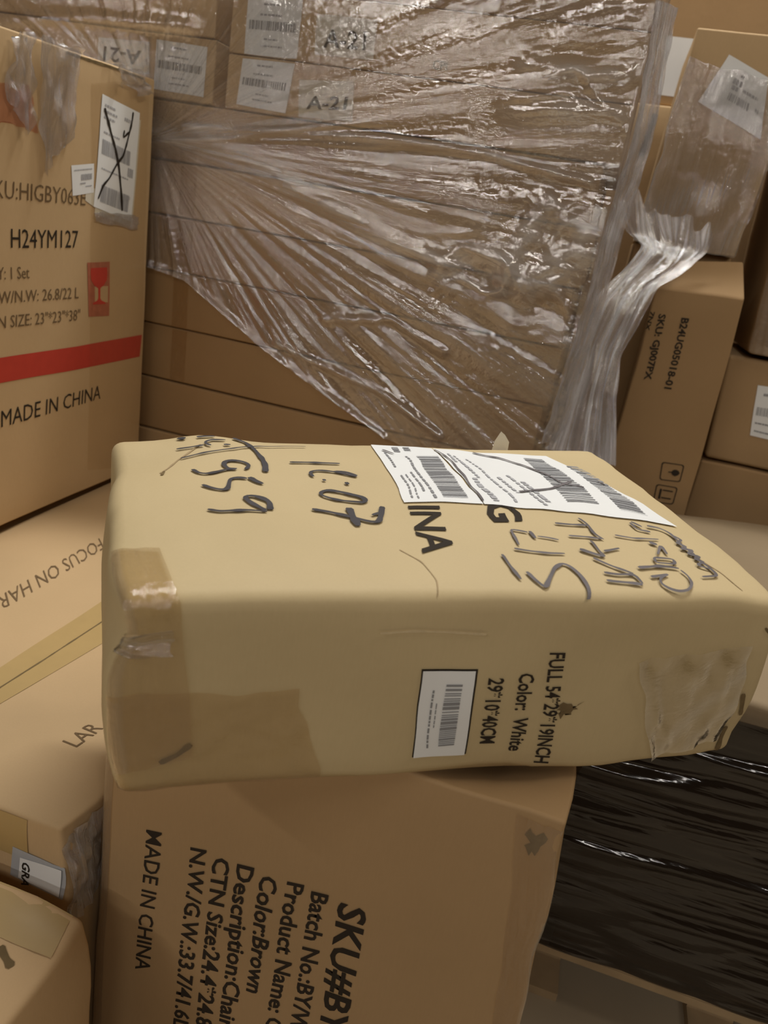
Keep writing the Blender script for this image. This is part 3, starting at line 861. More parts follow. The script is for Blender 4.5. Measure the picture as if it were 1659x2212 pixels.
# ---------------------------------------------------------------- carton under the parcel
t = make_carton('chair', M['brown'], 'big brown carton under the tan parcel, printed with rotated black chair details', .05)
for k, bo in (('sku', .022), ('batch', .02), ('prod', .02), ('color', .02), ('desc', .02), ('ctn', .02), ('nw', .018), ('made', .005)):
    print_text(k, M['ink'], t, bold=bo)
b = BX['chair']
patch('corner_tape', b, 'front', [(.585, .925), (.655, .92), (.66, .60), (.615, .55)], .0012, M['tape'], t, 8, 24, .0015, lambda a, c: .12 + .25 * max(0, a - .55), .004)
patch('corner_tape', b, 'front', [(.0, .93), (.016, .93), (.018, .10), (.0, .10)], .001, M['tape'], t, 3, 30, .0006, lambda a, c: .35)
patch('edge_crease', b, 'front', [(.60, .905), (.632, .905), (.622, .868), (.608, .872)], .0016, M['stain'], t, 4, 4, 0, None, .006, 3)

# ---------------------------------------------------------------- the parcel
t = make_carton('parcel', M['parcel'], 'crumpled tan parcel with handwriting and white shipping labels on its top', .02, name='parcel', cat='parcel')
b = BX['parcel']
for k in ('p29', 'pcol', 'pfull'):
    print_text(k, M['ink'], t, bold=.02)
print_text('ina', M['ink'], t, bold=.014, off=.0015, fine=2)
print_text('gee', M['ink'], t, bold=.03, off=.0015, fine=2)
for g, m in (('nines', 'pen'), ('seven', 'pen'), ('words', 'grey_pen'), ('scuff', 'stain'), ('pale', 'pale_crease')):
    strokes(g, M[m], t, {'scuff': 'scuff', 'pale': 'crease'}.get(g, 'handwriting'))
q = QUADS['p_label'][2]
fr = [(q[0][0] - .0014, q[0][1] + .002), (q[1][0] + .003, q[1][1] + .002), (q[2][0] + .0025, q[2][1]), (q[3][0] - .001, q[3][1])]
patch('label_underlay', b, 'front', fr, .0008, M['ink'], t, 6, 8)  # black rim paints the shadow at the label's lifted edge
lab = patch('barcode_label', b, 'front', q, .0022, M['paper'], t, 6, 8)
bars('barcode', b, 'front', QUADS['p_label_bar'][2], .0028, M['barcode'], lab, 1, 5, 30)
lines('printed_text', b, 'front', q, .0028, M['barcode'], lab, [(.2, .88, .22, .035), (.34, .62, .32, .02)], 4, along=1)
patch('scuff', b, 'front', QUADS['p_stain'][2], .001, M['stain'], t, 6, 6, 0, None, .006, 5)
qa, qb = QUADS['t_labA'][2], QUADS['t_labB'][2]
la = patch('shipping_label', b, 'top', qa, .0020, M['paper'], t, 16, 16)
bars('barcode', b, 'top', QUADS['t_bar0'][2], .0030, M['barcode'], la, 1, 6, 40)
lines('printed_text', b, 'top', qa, .0030, M['barcode'], la, [(.18, .48, .12, .03), (.55, .85, .30, .03), (.25, .95, .40, .035), (.62, .94, .12, .025), (.6, .95, .2, .02), (.05, .15, .3, .1), (.04, .12, .48, .1)], 7, along=1)
lb = patch('shipping_label', b, 'top', qb, .0022, M['paper'], t, 24, 16, .0, None, .002)
lb['label'] = 'crossed out shipping label'
bars('barcode', b, 'top', QUADS['t_bar1'][2], .0032, M['barcode'], lb, 1, 8, 36)
bars('barcode', b, 'top', QUADS['t_bar2'][2], .0032, M['barcode'], lb, 1, 9, 36)
lines('printed_text', b, 'top', qb, .0032, M['pale_ink'], lb, [(.15, .6, .10, .02), (.2, .95, .18, .015), (.6, .95, .06, .03), (.55, .8, .24, .02), (.5, .95, .32, .02), (.6, .9, .36, .03), (.12, .3, .06, .02)], 8, along=1)
strokes('labelpen', M['grey_pen'], t, 'pen_mark', .0040)


def lap(name, rows, off, mat, parent, wav, folds, seed=0, nx=10):
    """tape that runs over an edge; rows = [(face, (u, v) left, (u, v) right)]"""
    verts, faces, den, uvs = [], [], [], []
    R = []
    for r0, r1 in zip(rows, rows[1:]):
        for k in range(4):
            s = k / 4
            f = r0[0] if r0[0] == r1[0] else r0[0]
            if r0[0] == r1[0]:
                R.append((f, tuple(r0[1][i] * (1 - s) + r1[1][i] * s for i in (0, 1)), tuple(r0[2][i] * (1 - s) + r1[2][i] * s for i in (0, 1))))
            else:
                R.append(r0)
                break
    R.append(rows[-1])
    for j, (f, A, B_) in enumerate(R):
        for i in range(nx + 1):
            a = i / nx
            u, v = clampuv(b, f, A[0] * (1 - a) + B_[0] * a, A[1] * (1 - a) + B_[1] * a)
            verts.append(b.P(f, u, v, off + wav * (.5 + .5 * vnoise(a * 4, j * .5, 1, seed))))
            den.append(folds(a, j / len(R)))
            uvs.append((a, j / len(R)))
    for j in range(len(R) - 1):
        for i in range(nx):
            k = j * (nx + 1) + i
            faces.append((k, k + nx + 1, k + nx + 2, k + 1))
    me = mesh(name, verts, faces, True)
    finish_sheet(me, den, uvs)
    return link(name, me, mat, parent)


X, Y, Z = b.D
lap('corner_tape', [('top', (.0, .11), (.052, .10)), ('top', (.0, .03), (.062, .03)), ('top', (.0, .002), (.068, .002)),
                    ('front', (.0, Z - .002), (.07, Z - .002)), ('front', (.0, Z - .05), (.076, Z - .055)), ('front', (.0, .12), (.084, .12)),
                    ('front', (.0, .03), (.09, .05))], .0015, M['tape'], t, .003, lambda a, c: .05 + .3 * (a < .25), 3, 16)
patch('corner_tape', b, 'front', QUADS['p_brown'][2], .0012, M['tape'], t, 30, 12, .002, lambda a, c: .03, .004, 5)
patch('torn_film', b, 'front', QUADS['p_shine'][2], .0035, M['clear_wrap'], t, 40, 24, .009, lambda a, c: .03 + .3 * (abs(c - .5) < .12), .003, 12)
patch('corner_tape', b, 'front', QUADS['p_tapeR'][2], .0016, M['clear_wrap'], t, 50, 40, .007,
      lambda a, c: .34 * max(0, 1 - a * 10) + .40 * max(0, 1 - abs(c - 1.05 + .8 * a) * 8) + .40 * max(0, 1 - abs(c - 1.35 + .8 * a) * 9) + .40 * max(0, 1 - (1 - a) * 8), .003, 9)
# torn scrap of paper sticking up from the back edge
sv = [(.0, 0, 0), (.030, 0, 0), (.030, .002, .018), (.020, .004, .030), (.012, .004, .035), (.003, .003, .016)]
p0 = b.P('top', .615, Y - .004)
dx = Vector((.86, .51, 0))
vv = [Vector(p0) + dx * s[0] + Vector((-.51, .86, 0)) * s[1] + Vector((0, 0, s[2])) for s in sv]
vv += [v + Vector((-.51, .86, 0)) * .0012 for v in vv]
ff = [tuple(range(6)), tuple(range(11, 5, -1))] + [(i, i + 6, (i + 1) % 6 + 6, (i + 1) % 6) for i in range(6)]
link('torn_scrap', mesh('torn_scrap', vv, ff), M['cream'], t)
# crease lines of the crushed left end
ribbon('crease', b, 'top', .003, [(.06, .34), (.085, .39), (.12, .44)], .0008, M['fold_shade'], t)
ribbon('crease', b, 'top', .004, [(.062, .33), (.066, .35)], .001, M['stain'], t)
ribbon('crease', b, 'top', .0016, [(.325, .10), (.345, .07), (.352, .03), (.345, .004)], .0006, M['fold_shade'], t)
ribbon('crease', b, 'front', .007, [(.055, .045), (.075, .055), (.088, .068)], .0022, M['stain'], t)

ribbon('crease', b, 'front', .006, [(.792, .112), (.798, .09), (.803, .075)], .0024, M['stain'], t)
ribbon('crease', b, 'front', .008, [(.790, .055), (.796, .03), (.797, .008)], .0024, M['stain'], t)
ribbon('crease', b, 'front', .004, [(.80, .215), (.812, .20)], .0015, M['stain'], t)
ribbon('crease', b, 'top', .002, [(.735, .11), (.758, .06), (.765, .02)], .0008, M['fold_shade'], t)

# ---------------------------------------------------------------- cartons on the left
t = make_carton('focus', M['kraft'], 'wide carton with a long tan tape seam, left of the parcel', .06)
b = BX['focus']
patch('packing_tape', b, 'top', QUADS['f_tape'][2], .0010, M['tan_tape'], t, 20, 4)
strokes('seam', M['stain'], t, 'flap_seam', .0016)
print_text('focus', M['soft_ink'], t, bold=-.006)
print_text('lar', M['soft_ink'], t, bold=-.006)
gl = patch('sticker', b, 'front', QUADS['g_lab'][2], .0015, M['grey_paper'], t, 4, 4)
gi = patch('sticker_panel', b, 'front', QUADS['g_in'][2], .0022, M['paper'], gl, 4, 4)
print_text('gra', M['ink'], gl, bold=.02, off=.003)
patch('packing_tape', b, 'front', [(.36, .676), (.68, .676), (.68, .60), (.36, .60)], .001, M['tan_tape'], t, 10, 4)
patch('torn_tape', b, 'right', [(.0, .672), (.07, .670), (.065, .52), (.0, .50)], .002, M['film'], t, 14, 24, .014,
      lambda a, c: .28 + .4 * (math.sin(a * 19 + c * 2) > .55), .006, 4)

t = make_carton('low', M['light_kraft'], 'carton with a tape strip at the lower left corner, in front of the taped carton', .04)
b = BX['low']
U, V = b.size('top')
patch('packing_tape', b, 'top', [(0, V - .003), (U - .02, V - .003), (U - .01, V - .075), (0, V - .065)], .001, M['tan_tape'], t, 12, 4)
strokes('smear', M['stain'], t, 'scuff', .001)

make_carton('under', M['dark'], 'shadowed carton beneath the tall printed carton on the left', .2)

t = make_carton('tall', M['kraft'], 'tall carton on the left with red stripe and crossed out white label', .06)
b = BX['tall']
patch('red_stripe', b, 'right', QUADS['l_stripe'][2], .0010, M['red'], t, 12, 2)
for k, m, bo in (('l_sku', 'soft_ink', -.006), ('l_h24', 'ink', -.001), ('l_qty', 'soft_ink', 0), ('l_nw', 'soft_ink', 0), ('l_size', 'soft_ink', 0), ('l_made', 'ink', -.002)):
    print_text(k, M[m], t, bold=bo)
# fragile mark: red square with a wine glass
q = QUADS['l_frag'][2]
fm = patch('fragile_mark', b, 'right', q, .0010, M['pale_red'], t, 4, 4)
prof = [(.50, .10, .36), (.50, .20, .38), (.50, .32, .36), (.50, .42, .22), (.50, .47, .06), (.50, .50, .05), (.50, .66, .05), (.50, .70, .10), (.50, .74, .30), (.50, .77, .30)]
gv, gf = [], []
for i, (cx, y, w) in enumerate(prof):
    for s in (-1, 1):
        uv = bilerp(q, cx + s * w, y)
        gv.append(b.P('right', uv[0], uv[1], .0016))
    if i:
        gf.append((2 * i - 2, 2 * i - 1, 2 * i + 1, 2 * i))
link('wine_glass_mark', mesh('wine_glass_mark', gv, gf), M['red'], fm)
panel = []
q2 = sub(q, .30, .44, .92, .74)
patch('mark_ground', b, 'right', q2, .0013, M['kraft'], fm, 2, 2)
q = QUADS['l_lab'][2]
qq = [(x + .006, y - .016) for x, y in q]
patch('label_underlay', b, 'right', qq, .0010, M['cream'], t, 4, 4)
la = patch('shipping_label', b, 'right', q, .0018, M['paper'], t, 6, 8)
la['label'] = 'crossed out shipping label'
bars('barcode', b, 'right', sub(q, .08, .37, .82, .50), .0026, M['pale_ink'], la, 0, 11, 60)
bars('barcode', b, 'right', sub(q, .14, .77, .88, .93), .0026, M['pale_ink'], la, 0, 12, 60)
lines('printed_text', b, 'right', q, .0026, M['pale_ink'], la, [(.08, .35, .07, .02), (.08, .4, .12, .02), (.08, .35, .17, .02), (.1, .5, .30, .015), (.1, .8, .62, .012), (.6, .8, .1, .03), (.78, .92, .52, .08), (.8, .9, .78, .03)], 13)
strokes('cross', M['ink'], t, 'pen_cross', .0030)
q = QUADS['l_lab2'][2]
l2 = patch('small_label', b, 'right', q, .0014, M['paper'], t, 4, 4)
lines('printed_text', b, 'right', q, .0020, M['pale_ink'], l2, [(.1, .9, .15, .04), (.4, .9, .32, .2), (.35, .6, .6, .05), (.6, .9, .72, .04)], 14)
patch('label_underlay', b, 'right', [(q[1][0] - .03, q[2][1] + .01), (q[1][0] + .01, q[2][1] + .01), (q[1][0] + .008, q[2][1] - .035), (q[1][0] - .03, q[2][1] - .02)], .001, M['cream'], t, 2, 2)
patch('red_tape', b, 'right', QUADS['l_red'][2], .0010, M['red_tape'], t, 16, 16, .001, lambda a, c: .12 * (c > .15) + .06, .008, 6)
patch('clear_tape', b, 'right', QUADS['l_tape'][2], .0011, M['thin_tape'], t, 8, 40, .0008, lambda a, c: .0)
for k, nn, dd in (('l_film1', 24, .18), ('l_film2', 30, .24), ('l_film3', 20, .16)):
    patch('torn_film', b, 'right', QUADS[k][2], .0022, M['bunch'], t, nn, 40, .022, lambda a, c, dd=dd: dd * (.4 + .8 * abs(math.sin(a * 9 + c * 1.5)) ** 3) * (1 - .4 * c), .012, nn)
patch('torn_film', b, 'right', [(QUADS['l_tape'][2][0][0] + .015, .74 + .0), (.60, .735), (.60, .70), (QUADS['l_tape'][2][0][0] + .02, .715)], .002, M['film'], t, 16, 6, .004, lambda a, c: .25, .004, 8)
ribbon('edge_scuff', b, 'right', .006, [(.30, 1.066), (.45, 1.066), (.60, 1.066)], .001, M['stain'], t)

# ---------------------------------------------------------------- wrapped stack at the back
wood = thing('pallet', (-.98, 2.4, 0), 'wooden pallet under the wrapped stack of flat cartons', 'pallet')
for i, y in enumerate((2.06, 2.2, 2.34, 2.48, 2.62, 2.76)):
    solid('deck_board', -1.95, -.03, y, y + .10, .122, .144, M['wood'], wood)
for x in (-1.95, -1.04, -.13):
    solid('bearer', x, x + .1, 2.06, 2.86, .022, .122, M['wood'], wood)
    solid('bottom_board', x, x + .1, 2.06, 2.86, 0, .022, M['wood'], wood)

zs = [.146, .315, .485, .65, .815, .978, 1.143, 1.304, 1.455, 1.60, 1.747]
lab = {4: 'lowest flat carton seen in the wrapped stack, just above the parcel', 5: 'flat carton second from the lowest seen in the wrapped stack',
       6: 'flat carton third from the lowest seen in the wrapped stack', 7: 'flat carton fourth from the lowest seen in the wrapped stack',
       8: 'unlabelled flat carton of the wrapped stack, second below the A-21 labels', 9: 'unlabelled flat carton of the wrapped stack directly below the A-21 labels'}
for i in range(10):
    x1 = -.055 - .012 * (i % 2) - (.006 if i < 7 else 0)
    key = 'layer%d' % i
    BX[key] = Box.block(-1.42, x1, 2.05 + .004 * (i % 3), 2.85, zs[i] + .002, zs[i + 1] - .002, r=.006, noise=.0015, seed=200 + i)
    if i >= 4:
        t = make_carton(key, M['dark'] if i < 7 else M['brown'] if i % 2 else M['kraft'], lab.get(i, 'flat carton low in the wrapped stack, hidden behind the parcel'), .12, 'flat cartons in the wrapped stack')  # darker board on the lower layers stands in for shade there
        bb = BX[key]
        if i >= 5:
            hh = bb.D[2]
            patch('end_tape', bb, 'front', [(.22, hh - .004), (.27, hh - .004), (.27, .004), (.22, .004)], .001, M['tape'], t, 2, 4)
    else:
        make_carton(key, M['brown'], 'flat carton at the bottom of the wrapped stack, hidden behind the parcel', .2, 'flat cartons in the wrapped stack')

ta = make_carton('flat_a', M['kraft'], 'flat carton behind the lower of the two upright A-21 labels', .1, 'flat cartons in the wrapped stack')
tb = make_carton('flat_b', M['kraft'], 'flat carton behind the upper of the two upright A-21 labels', .1, 'flat cartons in the wrapped stack')
tc = make_carton('flat_c', M['kraft'], 'flat carton bearing the upside down A-21 label', .1, 'flat cartons in the wrapped stack')
BX['flat_d'] = Box.block(-1.92, -1.12, 2.05, 2.85, 1.908, 2.06, r=.004, noise=.002, seed=131)
BX['flat_e'] = Box.block(-1.075, -.03, 2.05, 2.85, 2.028, 2.18, r=.004, noise=.002, seed=132)
BX['flat_f'] = Box.block(-1.92, -1.43, 2.05, 2.85, .146, 1.748, r=.006, noise=.002, seed=133)
make_carton('flat_d', M['kraft'], 'flat carton above the upside down A-21 label', .1, 'flat cartons in the wrapped stack')
make_carton('flat_e', M['brown'], 'topmost flat carton, cut by the upper frame edge above the A-21 labels', .1, 'flat cartons in the wrapped stack')
make_carton('flat_f', M['brown'], 'upright carton at the hidden left end of the wrapped stack', .2)
for t, box, key, word, m in ((tb, 'flat_b', 'a1q', 'a1', 'cream'), (ta, 'flat_a', 'a2q', 'a2', 'cream'), (tc, 'flat_c', 'a3q', 'a3', 'cream')):
    l = patch('location_label', BX[box], 'front', QUADS[key][2], .0016, M[m], t, 12, 10)
    print_text(word, M['ink'], l, bold=.02, off=.0036, fine=2)
for t, box, key, sd in ((tc, 'flat_c', 's1', 21), (tb, 'flat_b', 's2', 22), (ta, 'flat_a', 's3', 23)):
    q = QUADS[key][2]
    l = patch('shipping_label', BX[box], 'front', q, .0014, M['paper'], t, 4, 4)
    bars('barcode', BX[box], 'front', sub(q, .06, .40, .92, .56), .0022, M['barcode'], l, 0, sd, 44, .5)
    lines('printed_text', BX[box], 'front', q, .0022, M['pale_ink'], l, [(.3, .6, .10, .035), (.25, .65, .28, .035), (.35, .6, .70, .03), (.3, .7, .82, .03)], sd)
print_text('g1', M['green'], tb, bold=.0)


# film round the stack ------------------------------------------------------------
def fnoise(x, y, s=0):
    x, y = np.asarray(x, dtype=float), np.asarray(y, dtype=float)
    i, j = np.floor(x), np.floor(y)
    fx, fy = x - i, y - j
    fx, fy = fx * fx * (3 - 2 * fx), fy * fy * (3 - 2 * fy)
    h = lambda a, b: np.modf(np.abs(np.sin(a * 127.1 + b * 311.7 + s * 53.3) * 43758.5453))[0]
    return ((h(i, j) * (1 - fx) + h(i + 1, j) * fx) * (1 - fy) + (h(i, j + 1) * (1 - fx) + h(i + 1, j + 1) * fx) * fy) * 2 - 1


def seg_dist(X, Z, pts):
    best = np.full(X.shape, 9.0)
    for (x0, z0), (x1, z1) in zip(pts, pts[1:]):
        dx, dz = x1 - x0, z1 - z0
        t = np.clip(((X - x0) * dx + (Z - z0) * dz) / (dx * dx + dz * dz), 0, 1)
        best = np.minimum(best, np.hypot(X - x0 - t * dx, Z - z0 - t * dz))
    return best


def grid_sheet(name, P, den, uv, mat, parent=None):
    ny, nx = P.shape[:2]
    idx = np.arange(nx * ny).reshape(ny, nx)
    f = np.stack([idx[:-1, :-1], idx[:-1, 1:], idx[1:, 1:], idx[1:, :-1]], -1).reshape(-1, 4)
    me = bpy.data.meshes.new(name)
    me.vertices.add(nx * ny)
    me.vertices.foreach_set('co', P.reshape(-1).astype(np.float32))
    me.loops.add(f.size)
    me.loops.foreach_set('vertex_index', f.reshape(-1).astype(np.int32))
    me.polygons.add(len(f))
    me.polygons.foreach_set('loop_start', np.arange(0, f.size, 4, dtype=np.int32))
    me.polygons.foreach_set('use_smooth', np.ones(len(f), dtype=bool))
    me.update(calc_edges=True)
    me.validate()
    at = me.attributes.new('folds', 'FLOAT', 'POINT')
    at.data.foreach_set('value', den.reshape(-1).astype(np.float32))
    ul = me.uv_layers.new(name='UVMap')
    li = np.zeros(len(me.loops), dtype=np.int32)
    me.loops.foreach_get('vertex_index', li)
    ul.data.foreach_set('uv', uv.reshape(-1, 2)[li].reshape(-1).astype(np.float32))
    return link(name, me, mat, parent)


def wrap_sheet():
    nx, ny = 420, 260
    ss = np.concatenate([np.linspace(-1.9, -.03, 350), -.03 + np.linspace(.012, .7, 70)])
    low = GUIDES['low']
    lx = [-1.95] + [p[0] for p in low] + [-.30, .8]
    lz = [1.30] + [p[1] for p in low] + [.92, .90]
    zb = np.interp(ss, lx, lz)
    T = np.linspace(0, 1, ny)[:, None]
    S = np.broadcast_to(ss[None, :], (ny, nx))
    Z = zb[None, :] * (1 - T) + 2.19 * T
    fold = np.zeros((ny, nx))
    ridge = np.zeros((ny, nx))
    for k, w, a in (('b1', .028, .50), ('b2', .008, .42), ('b3', .009, .55), ('b4', .045, .62), ('b5', .025, .5), ('b6', .010, .35),
                    ('b7', .022, .40), ('b8', .028, .45), ('b9', .012, .25), ('b10', .018, .35), ('low', .012, .28)):
        d = seg_dist(S, Z, GUIDES[k])
        g = np.exp(-(d / w) ** 2)
        fold += a * g * (.65 + .5 * fnoise(S * 22, Z * 60, 5))
        ridge += .010 * g
    # wrinkles run out from the gathered knots
    def fan(g, kth, kr, s):
        (gx, gz) = GUIDES[g][0]
        th = np.arctan2(Z - gz, S - gx)
        r = np.hypot(S - gx, Z - gz)
        return th, r, fnoise(th * kth, r * kr, s)
    th, r, n1 = fan('g1', 26, 2.2, 1)
    _, _, n2 = fan('g1', 80, 5, 2)
    r2, r3 = [np.hypot(S - GUIDES[g][0][0], (Z - GUIDES[g][0][1]) * 1.3) for g in ('g2', 'g3')]
    wx, wz = S + .05 * fnoise(S * 11, Z * 11, 31), Z + .05 * fnoise(S * 11, Z * 11, 32)
    m1 = 1 - 2 * np.abs(fnoise(wx * 13 + wz * 9, wz * 22 - wx * 5, 3))
    m2 = fnoise(wx * 60, wz * 60, 4)
    m3 = 1 - 2 * np.abs(fnoise(wx * 9 + wz * 12, wz * 30, 7))
    w2 = np.exp(-(r2 / .22) ** 2)
    w3 = np.exp(-(r3 / .2) ** 2)
    amp = np.clip(r / .25, .15, 1)
    disp = .012 + ridge + amp * (.0046 * n1 + .0020 * n2) * (1 - .6 * w2) + w2 * (.008 * m1 + .003 * m2) + w3 * .007 * m3
    for g, rad in (('c1', .13), ('c2', .11), ('c3', .08), ('c4', .09), ('c5', .12)):
        wc = np.exp(-(np.hypot(S - GUIDES[g][0][0], (Z - GUIDES[g][0][1]) * 1.4) / rad) ** 2)
        disp += wc * (.0042 * fnoise(th * 60, r * 2.5, 11) + .0016 * fnoise(th * 150, r * 6, 12) + .006)
    quiet = np.exp(-(np.maximum(np.abs(S + .74) - .34, 0) / .08) ** 2 - (np.maximum(np.abs(Z - 1.88) - .10, 0) / .04) ** 2)   # drawn flat over the labels
    disp = .014 + (disp - .014) * (1 - .88 * quiet)
    disp = np.maximum(disp, .004)
    fold += .30 * w2 * np.clip(m1 + .25, 0, 1) + .22 * w3 * np.clip(m3 + .2, 0, 1)
    fold += .05 + .10 * np.clip(n1, 0, 1) * np.clip(r / .3, 0, 1)
    fold = np.where((Z > 1.74) & (S < -.45), fold * .35, fold * .85)
    # round the corner
    c = np.clip((S + .03) / .02, 0, 1)
    Xp = np.where(S <= -.03, S, -.02 + disp * .6)
    Yp = np.where(S <= -.03, 2.045 - disp, 2.045 + (S + .03))
    P = np.stack([Xp, Yp, Z], -1)
    uv = np.stack([th * .55, r * 1.0], -1)
    o = grid_sheet('stretch_wrap', P, np.clip(fold * 1.5 * (1 - .8 * quiet), 0, .95), uv, M['film'])
    return tag(o, 'clear wrinkled stretch film wound round the stack of flat cartons', 'plastic wrap')


wrap_sheet()


def strip_sheet(name, left, right, nt, ns, mat, folds, amp, seed, k=(10, 3), uvs=1.0):
    """film stretched between two 3D edge lines"""
    def line(pts, n):
        pts = np.array(pts, dtype=float)
        d = np.concatenate([[0], np.cumsum(np.linalg.norm(np.diff(pts, axis=0), axis=1))])
        t = np.linspace(0, d[-1], n)
        for_ = np.stack([np.interp(t, d, pts[:, i]) for i in range(3)], -1)
        for _ in range(6):
            for_[1:-1] = (for_[:-2] + 2 * for_[1:-1] + for_[2:]) / 4
        return for_
    L, R = line(left, nt), line(right, nt)
    s = np.linspace(0, 1, ns)[None, :, None]
    P = L[:, None, :] * (1 - s) + R[:, None, :] * s
    Tm, Sm = np.meshgrid(np.linspace(0, 1, nt), np.linspace(0, 1, ns), indexing='ij')
    h = amp * (fnoise(Sm * k[0], Tm * k[1], seed) + .5 * fnoise(Sm * k[0] * 3, Tm * k[1] * 2, seed + 1))
    P[..., 1] += h - amp * 1.5
    if name == 'torn_film':                       # ragged torn end
        top = np.clip(1 - Tm / .10, 0, 1)
        P[..., 2] += top * (.035 * fnoise(Sm * 6, 0 * Tm, 41) + .02 * fnoise(Sm * 17, 0 * Tm, 42) + .01)
    P[..., 0] += .35 * amp * fnoise(Sm * k[0], Tm * k[1] * 2, seed + 2)
    return grid_sheet(name, P, folds(Sm, Tm, fnoise(Sm * k[0] * 1.5, Tm * k[1], seed + 4)), np.stack([Sm * uvs, Tm], -1), mat)


rp = GUIDES['rope']
L = [(x - .018, 2.03, z) for x, z in rp]
R = [(x + .030, 2.07, z) for x, z in rp]
tag(strip_sheet('film_rope', L, R, 160, 18, M['bunch'], lambda s, t, n: np.clip(.42 + .25 * n, .1, .8), .008, 3, (3, 14)),
    'twisted rope of clear film down the right corner of the wrapped stack', 'plastic wrap')
tag(strip_sheet('torn_film', [a for a, c in SHEET], [c for a, c in SHEET], 150, 60, M['bunch'],
                lambda s, t, n: np.clip(.30 + .38 * n, .05, .8), .014, 9, (9, 4)),
    'torn sheet of clear film hanging from the right corner of the wrapped stack', 'plastic wrap')

# ---------------------------------------------------------------- right side
t = make_carton('sku', M['dark'], 'narrow upright carton behind the hanging film, with two printed handling symbols', .06)
b = BX['sku']
for k in ('k1', 'k2', 'k3'):
    print_text(k, M['ink'], t, bold=.03)


def frame_mark(name, q, inner):
    """a rounded square outline with a sign inside, printed on the carton"""
    outl = []
    for k in range(4):
        for s in range(5):
            a = (k + s / 4) * math.pi / 2
            cx, cy = ((1, 1), (-1, 1), (-1, -1), (1, -1))[k]
            outl.append((.5 + .5 * (cx * .75 + .25 * math.cos(a)), .5 + .5 * (cy * .75 + .25 * math.sin(a))))
    verts, faces = [], []
    for (x, y) in outl:
        for sc in (1.0, .90):
            uv = bilerp(q, .5 + (x - .5) * sc, .5 + (y - .5) * sc)
            verts.append(b.P('front', uv[0], uv[1], .0014))
    n = len(outl)
    for i in range(n):
        j = (i + 1) % n
        faces.append((2 * i, 2 * i + 1, 2 * j + 1, 2 * j))
    for poly in inner:
        k = len(verts)
        for (x, y) in poly:
            uv = bilerp(q, x, y)
            verts.append(b.P('front', uv[0], uv[1], .0016))
        faces.append(tuple(range(k, k + len(poly)))[::-1])
    return link(name, mesh(name, verts, faces), M['ink'], t)


frame_mark('handling_mark', QUADS['ic1'][2], [[(.48, .5), (.55, .36), (.68, .32), (.80, .38), (.88, .5), (.80, .64), (.68, .70), (.55, .64)], [(.36, .47), (.5, .47), (.5, .53), (.36, .53)]])
frame_mark('handling_mark', QUADS['ic2'][2], [[(.20, .22), (.30, .22), (.30, .78), (.20, .78)], [(.34, .24), (.82, .24), (.82, .31), (.34, .31)], [(.34, .66), (.82, .66), (.82, .73), (.34, .73)]])

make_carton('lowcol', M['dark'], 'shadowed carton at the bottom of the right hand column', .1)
t = make_carton('label', M['brown'], 'carton with a white barcode label at the right frame edge', .06)
b = BX['label']
q = QUADS['colq'][2]
l = patch('barcode_label', b, 'front', q, .0015, M['paper'], t, 4, 4)
bars('barcode', b, 'front', sub(q, .1, .42, .95, .58), .0022, M['barcode'], l, 0, 31, 26)
lines('printed_text', b, 'front', q, .0022, M['barcode'], l, [(.25, .5, .14, .05), (.1, .9, .72, .03), (.1, .9, .88, .03)], 32)
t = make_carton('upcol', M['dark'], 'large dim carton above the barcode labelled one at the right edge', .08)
b = BX['upcol']
U, V = b.size('front')
patch('clear_film', b, 'front', [(0, V), (.6, V), (.6, 0), (0, 0)], .003, M['film'], t, 40, 60, .008, lambda a, c: .04 + .25 * max(0, 1 - abs(a - .12 - .1 * c) * 30), 0, 7)

t = make_carton('wrapped', M['kraft'], 'film wrapped carton at upper right with a tilted white label', .06)
b = BX['wrapped']
q = QUADS['wq'][2]
l = patch('shipping_label', b, 'front', q, .0014, M['paper'], t, 8, 8)
lines('printed_text', b, 'front', q, .0022, M['pale_ink'], l, [(.42, .52, .20, .04), (.32, .50, .30, .10), (.55, .85, .40, .05), (.34, .46, .42, .08), (.84, .90, .58, .06)], 41)
bars('barcode', b, 'front', sub(q, .35, .56, .72, .70), .0022, M['pale_ink'], l, 0, 42, 14)
U, V = b.size('front')
f = patch('stretch_film', b, 'front', [(0, V * .86), (U, V * .80), (U, .0), (0, 0)], .006, M['film'], t, 50, 80, .012,
          lambda a, c: .06 + .34 * max(0, min(1, (c - .32) * 3)) * (.55 + .45 * math.sin(a * 7 + c * 16)) + .5 * max(0, 1 - a * 22) , .006, 17)
# lower edge of the film hangs free below the carton
BX['base'] = Box([(.068, 2.60, .15), (.365, 2.60, .15), (.068, 3.05, .15), (.365, 3.05, .15),
                  (.062, 2.60, 1.597), (.350, 2.60, 1.597), (.062, 3.05, 1.597), (.350, 3.05, 1.597)], r=.006, noise=.002, seed=140)
make_carton('base', M['dark'], 'carton hidden behind the narrow upright one, carrying the film wrapped carton', .12)

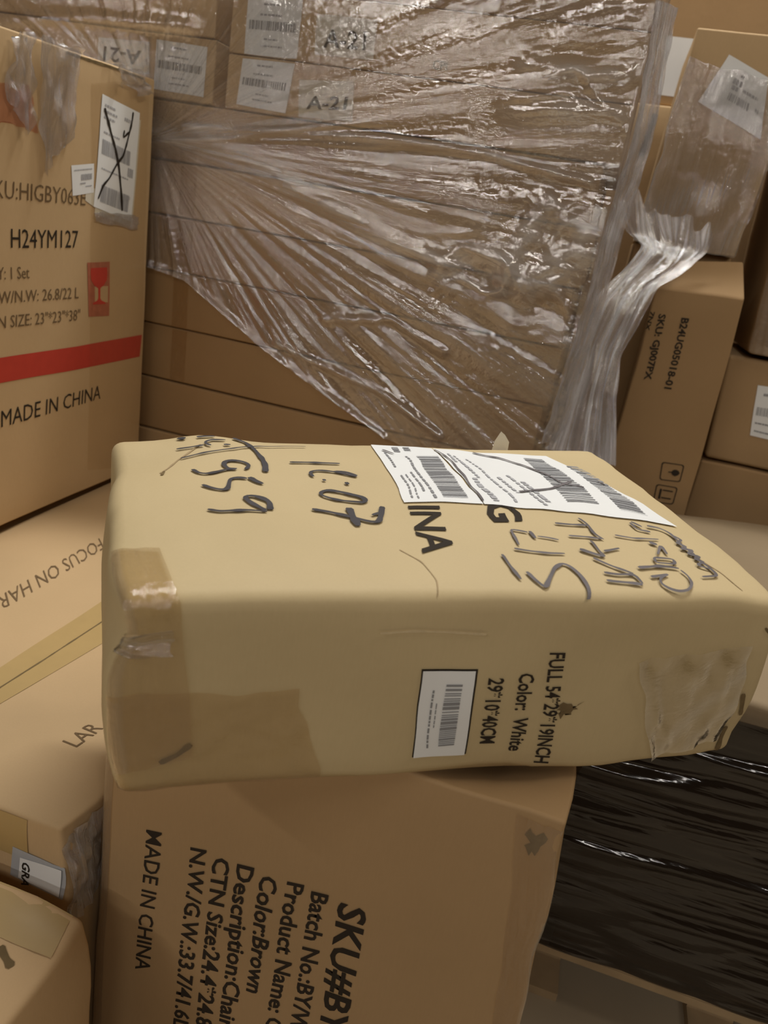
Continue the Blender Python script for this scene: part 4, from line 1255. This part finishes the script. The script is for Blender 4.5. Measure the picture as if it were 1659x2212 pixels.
# carton seen through the gap between the stacks
BX['gap'] = Box.block(-.40, 1.2, 3.30, 3.8, .15, 2.09, r=.006, noise=.002, seed=150)
t = make_carton('gap', M['kraft'], 'carton seen through the gap between the wrapped stacks', .1)
b = BX['gap']
BX['gap_top'] = Box.block(-.40, 1.2, 3.32, 3.8, 2.095, 2.9, r=.006, noise=.002, seed=151)
t2 = make_carton('gap_top', M['brown'], 'carton with a pale blue label on top, in the gap behind', .1)
patch('pale_label', BX['gap_top'], 'front', [(.40, .22), (.56, .22), (.56, .03), (.42, .03)], .0015, M['paper'], t2, 4, 4)
ribbon('dark_gap_strip', b, 'front', .02, [(.428, 1.91), (.424, 1.84), (.416, 1.76)], .0015, M['ink'], t)  # shade of a gap between cartons, painted as a black strip

# dark wrapped pallet ------------------------------------------------------------
p = thing('pallet', (.6, 1.8, 0), 'wooden pallet under the black wrapped load at lower right', 'pallet')
for y in (1.29, 1.45, 1.61, 1.77, 1.93, 2.09, 2.25):
    solid('deck_board', .185, 1.02, y, y + .10, .126, .150, M['wood'], p, .002)
for x in (.185, .57, .92):
    solid('bearer', x, x + .10, 1.38, 2.35, .022, .126, M['wood'], p)
    solid('bottom_board', x, x + .10, 1.29, 2.35, 0, .022, M['wood'], p)
for i, (z0, z1) in enumerate(((.153, .422), (.430, .703))):
    k = 'load%d' % i
    BX[k] = Box.block(.19, .99, 1.31, 2.2, z0, z1, r=.01, noise=.003, seed=160 + i)
    make_carton(k, M['dark'], ('lower', 'upper')[i] + ' of the two cartons inside the black stretch film', .1)
make_carton('light', M['pink'], 'pale carton with a bare top, right of the parcel, on the black wrapped load', .04)


def black_wrap():
    pts = [(.172, 2.2), (.168, 1.30), (.178, 1.288), (1.0, 1.288)]
    d = [0]
    for a, c in zip(pts, pts[1:]):
        d.append(d[-1] + math.dist(a, c))
    n, m = 300, 130
    s = np.linspace(0, d[-1], n)
    X = np.interp(s, d, [a[0] for a in pts])[None, :]
    Yv = np.interp(s, d, [a[1] for a in pts])[None, :]
    t = np.linspace(0, 1, m)[:, None]
    Z = .158 + .66 * t + 0 * X
    S = s[None, :] + 0 * t
    tilt = Z + .05 * np.sin(S * 2.1)
    h = .014 * fnoise(S * 2.5, tilt * 22, 3) + .009 * fnoise(S * 5, tilt * 45, 5) + .010 * fnoise(S * 1.2, tilt * 9, 9)
    front = (S > d[2]).astype(float)
    P = np.stack([X - (1 - front) * np.abs(h), Yv - front * (np.abs(h) + .002) + 0 * t, Z], -1)
    o = grid_sheet('black_stretch_wrap', P, 0 * Z, np.stack([S, Z], -1), M['black_film'])
    return tag(o, 'glossy black stretch film round the load at lower right', 'plastic wrap')


black_wrap()
tag(patch('paper_scrap', BX['load0'], 'front', [(.005, .06), (.045, .06), (.045, .004), (.005, .004)], .022, M['grey_paper'], None, 2, 2),
    'small grey paper tag at the lower left corner of the black film', 'paper tag')
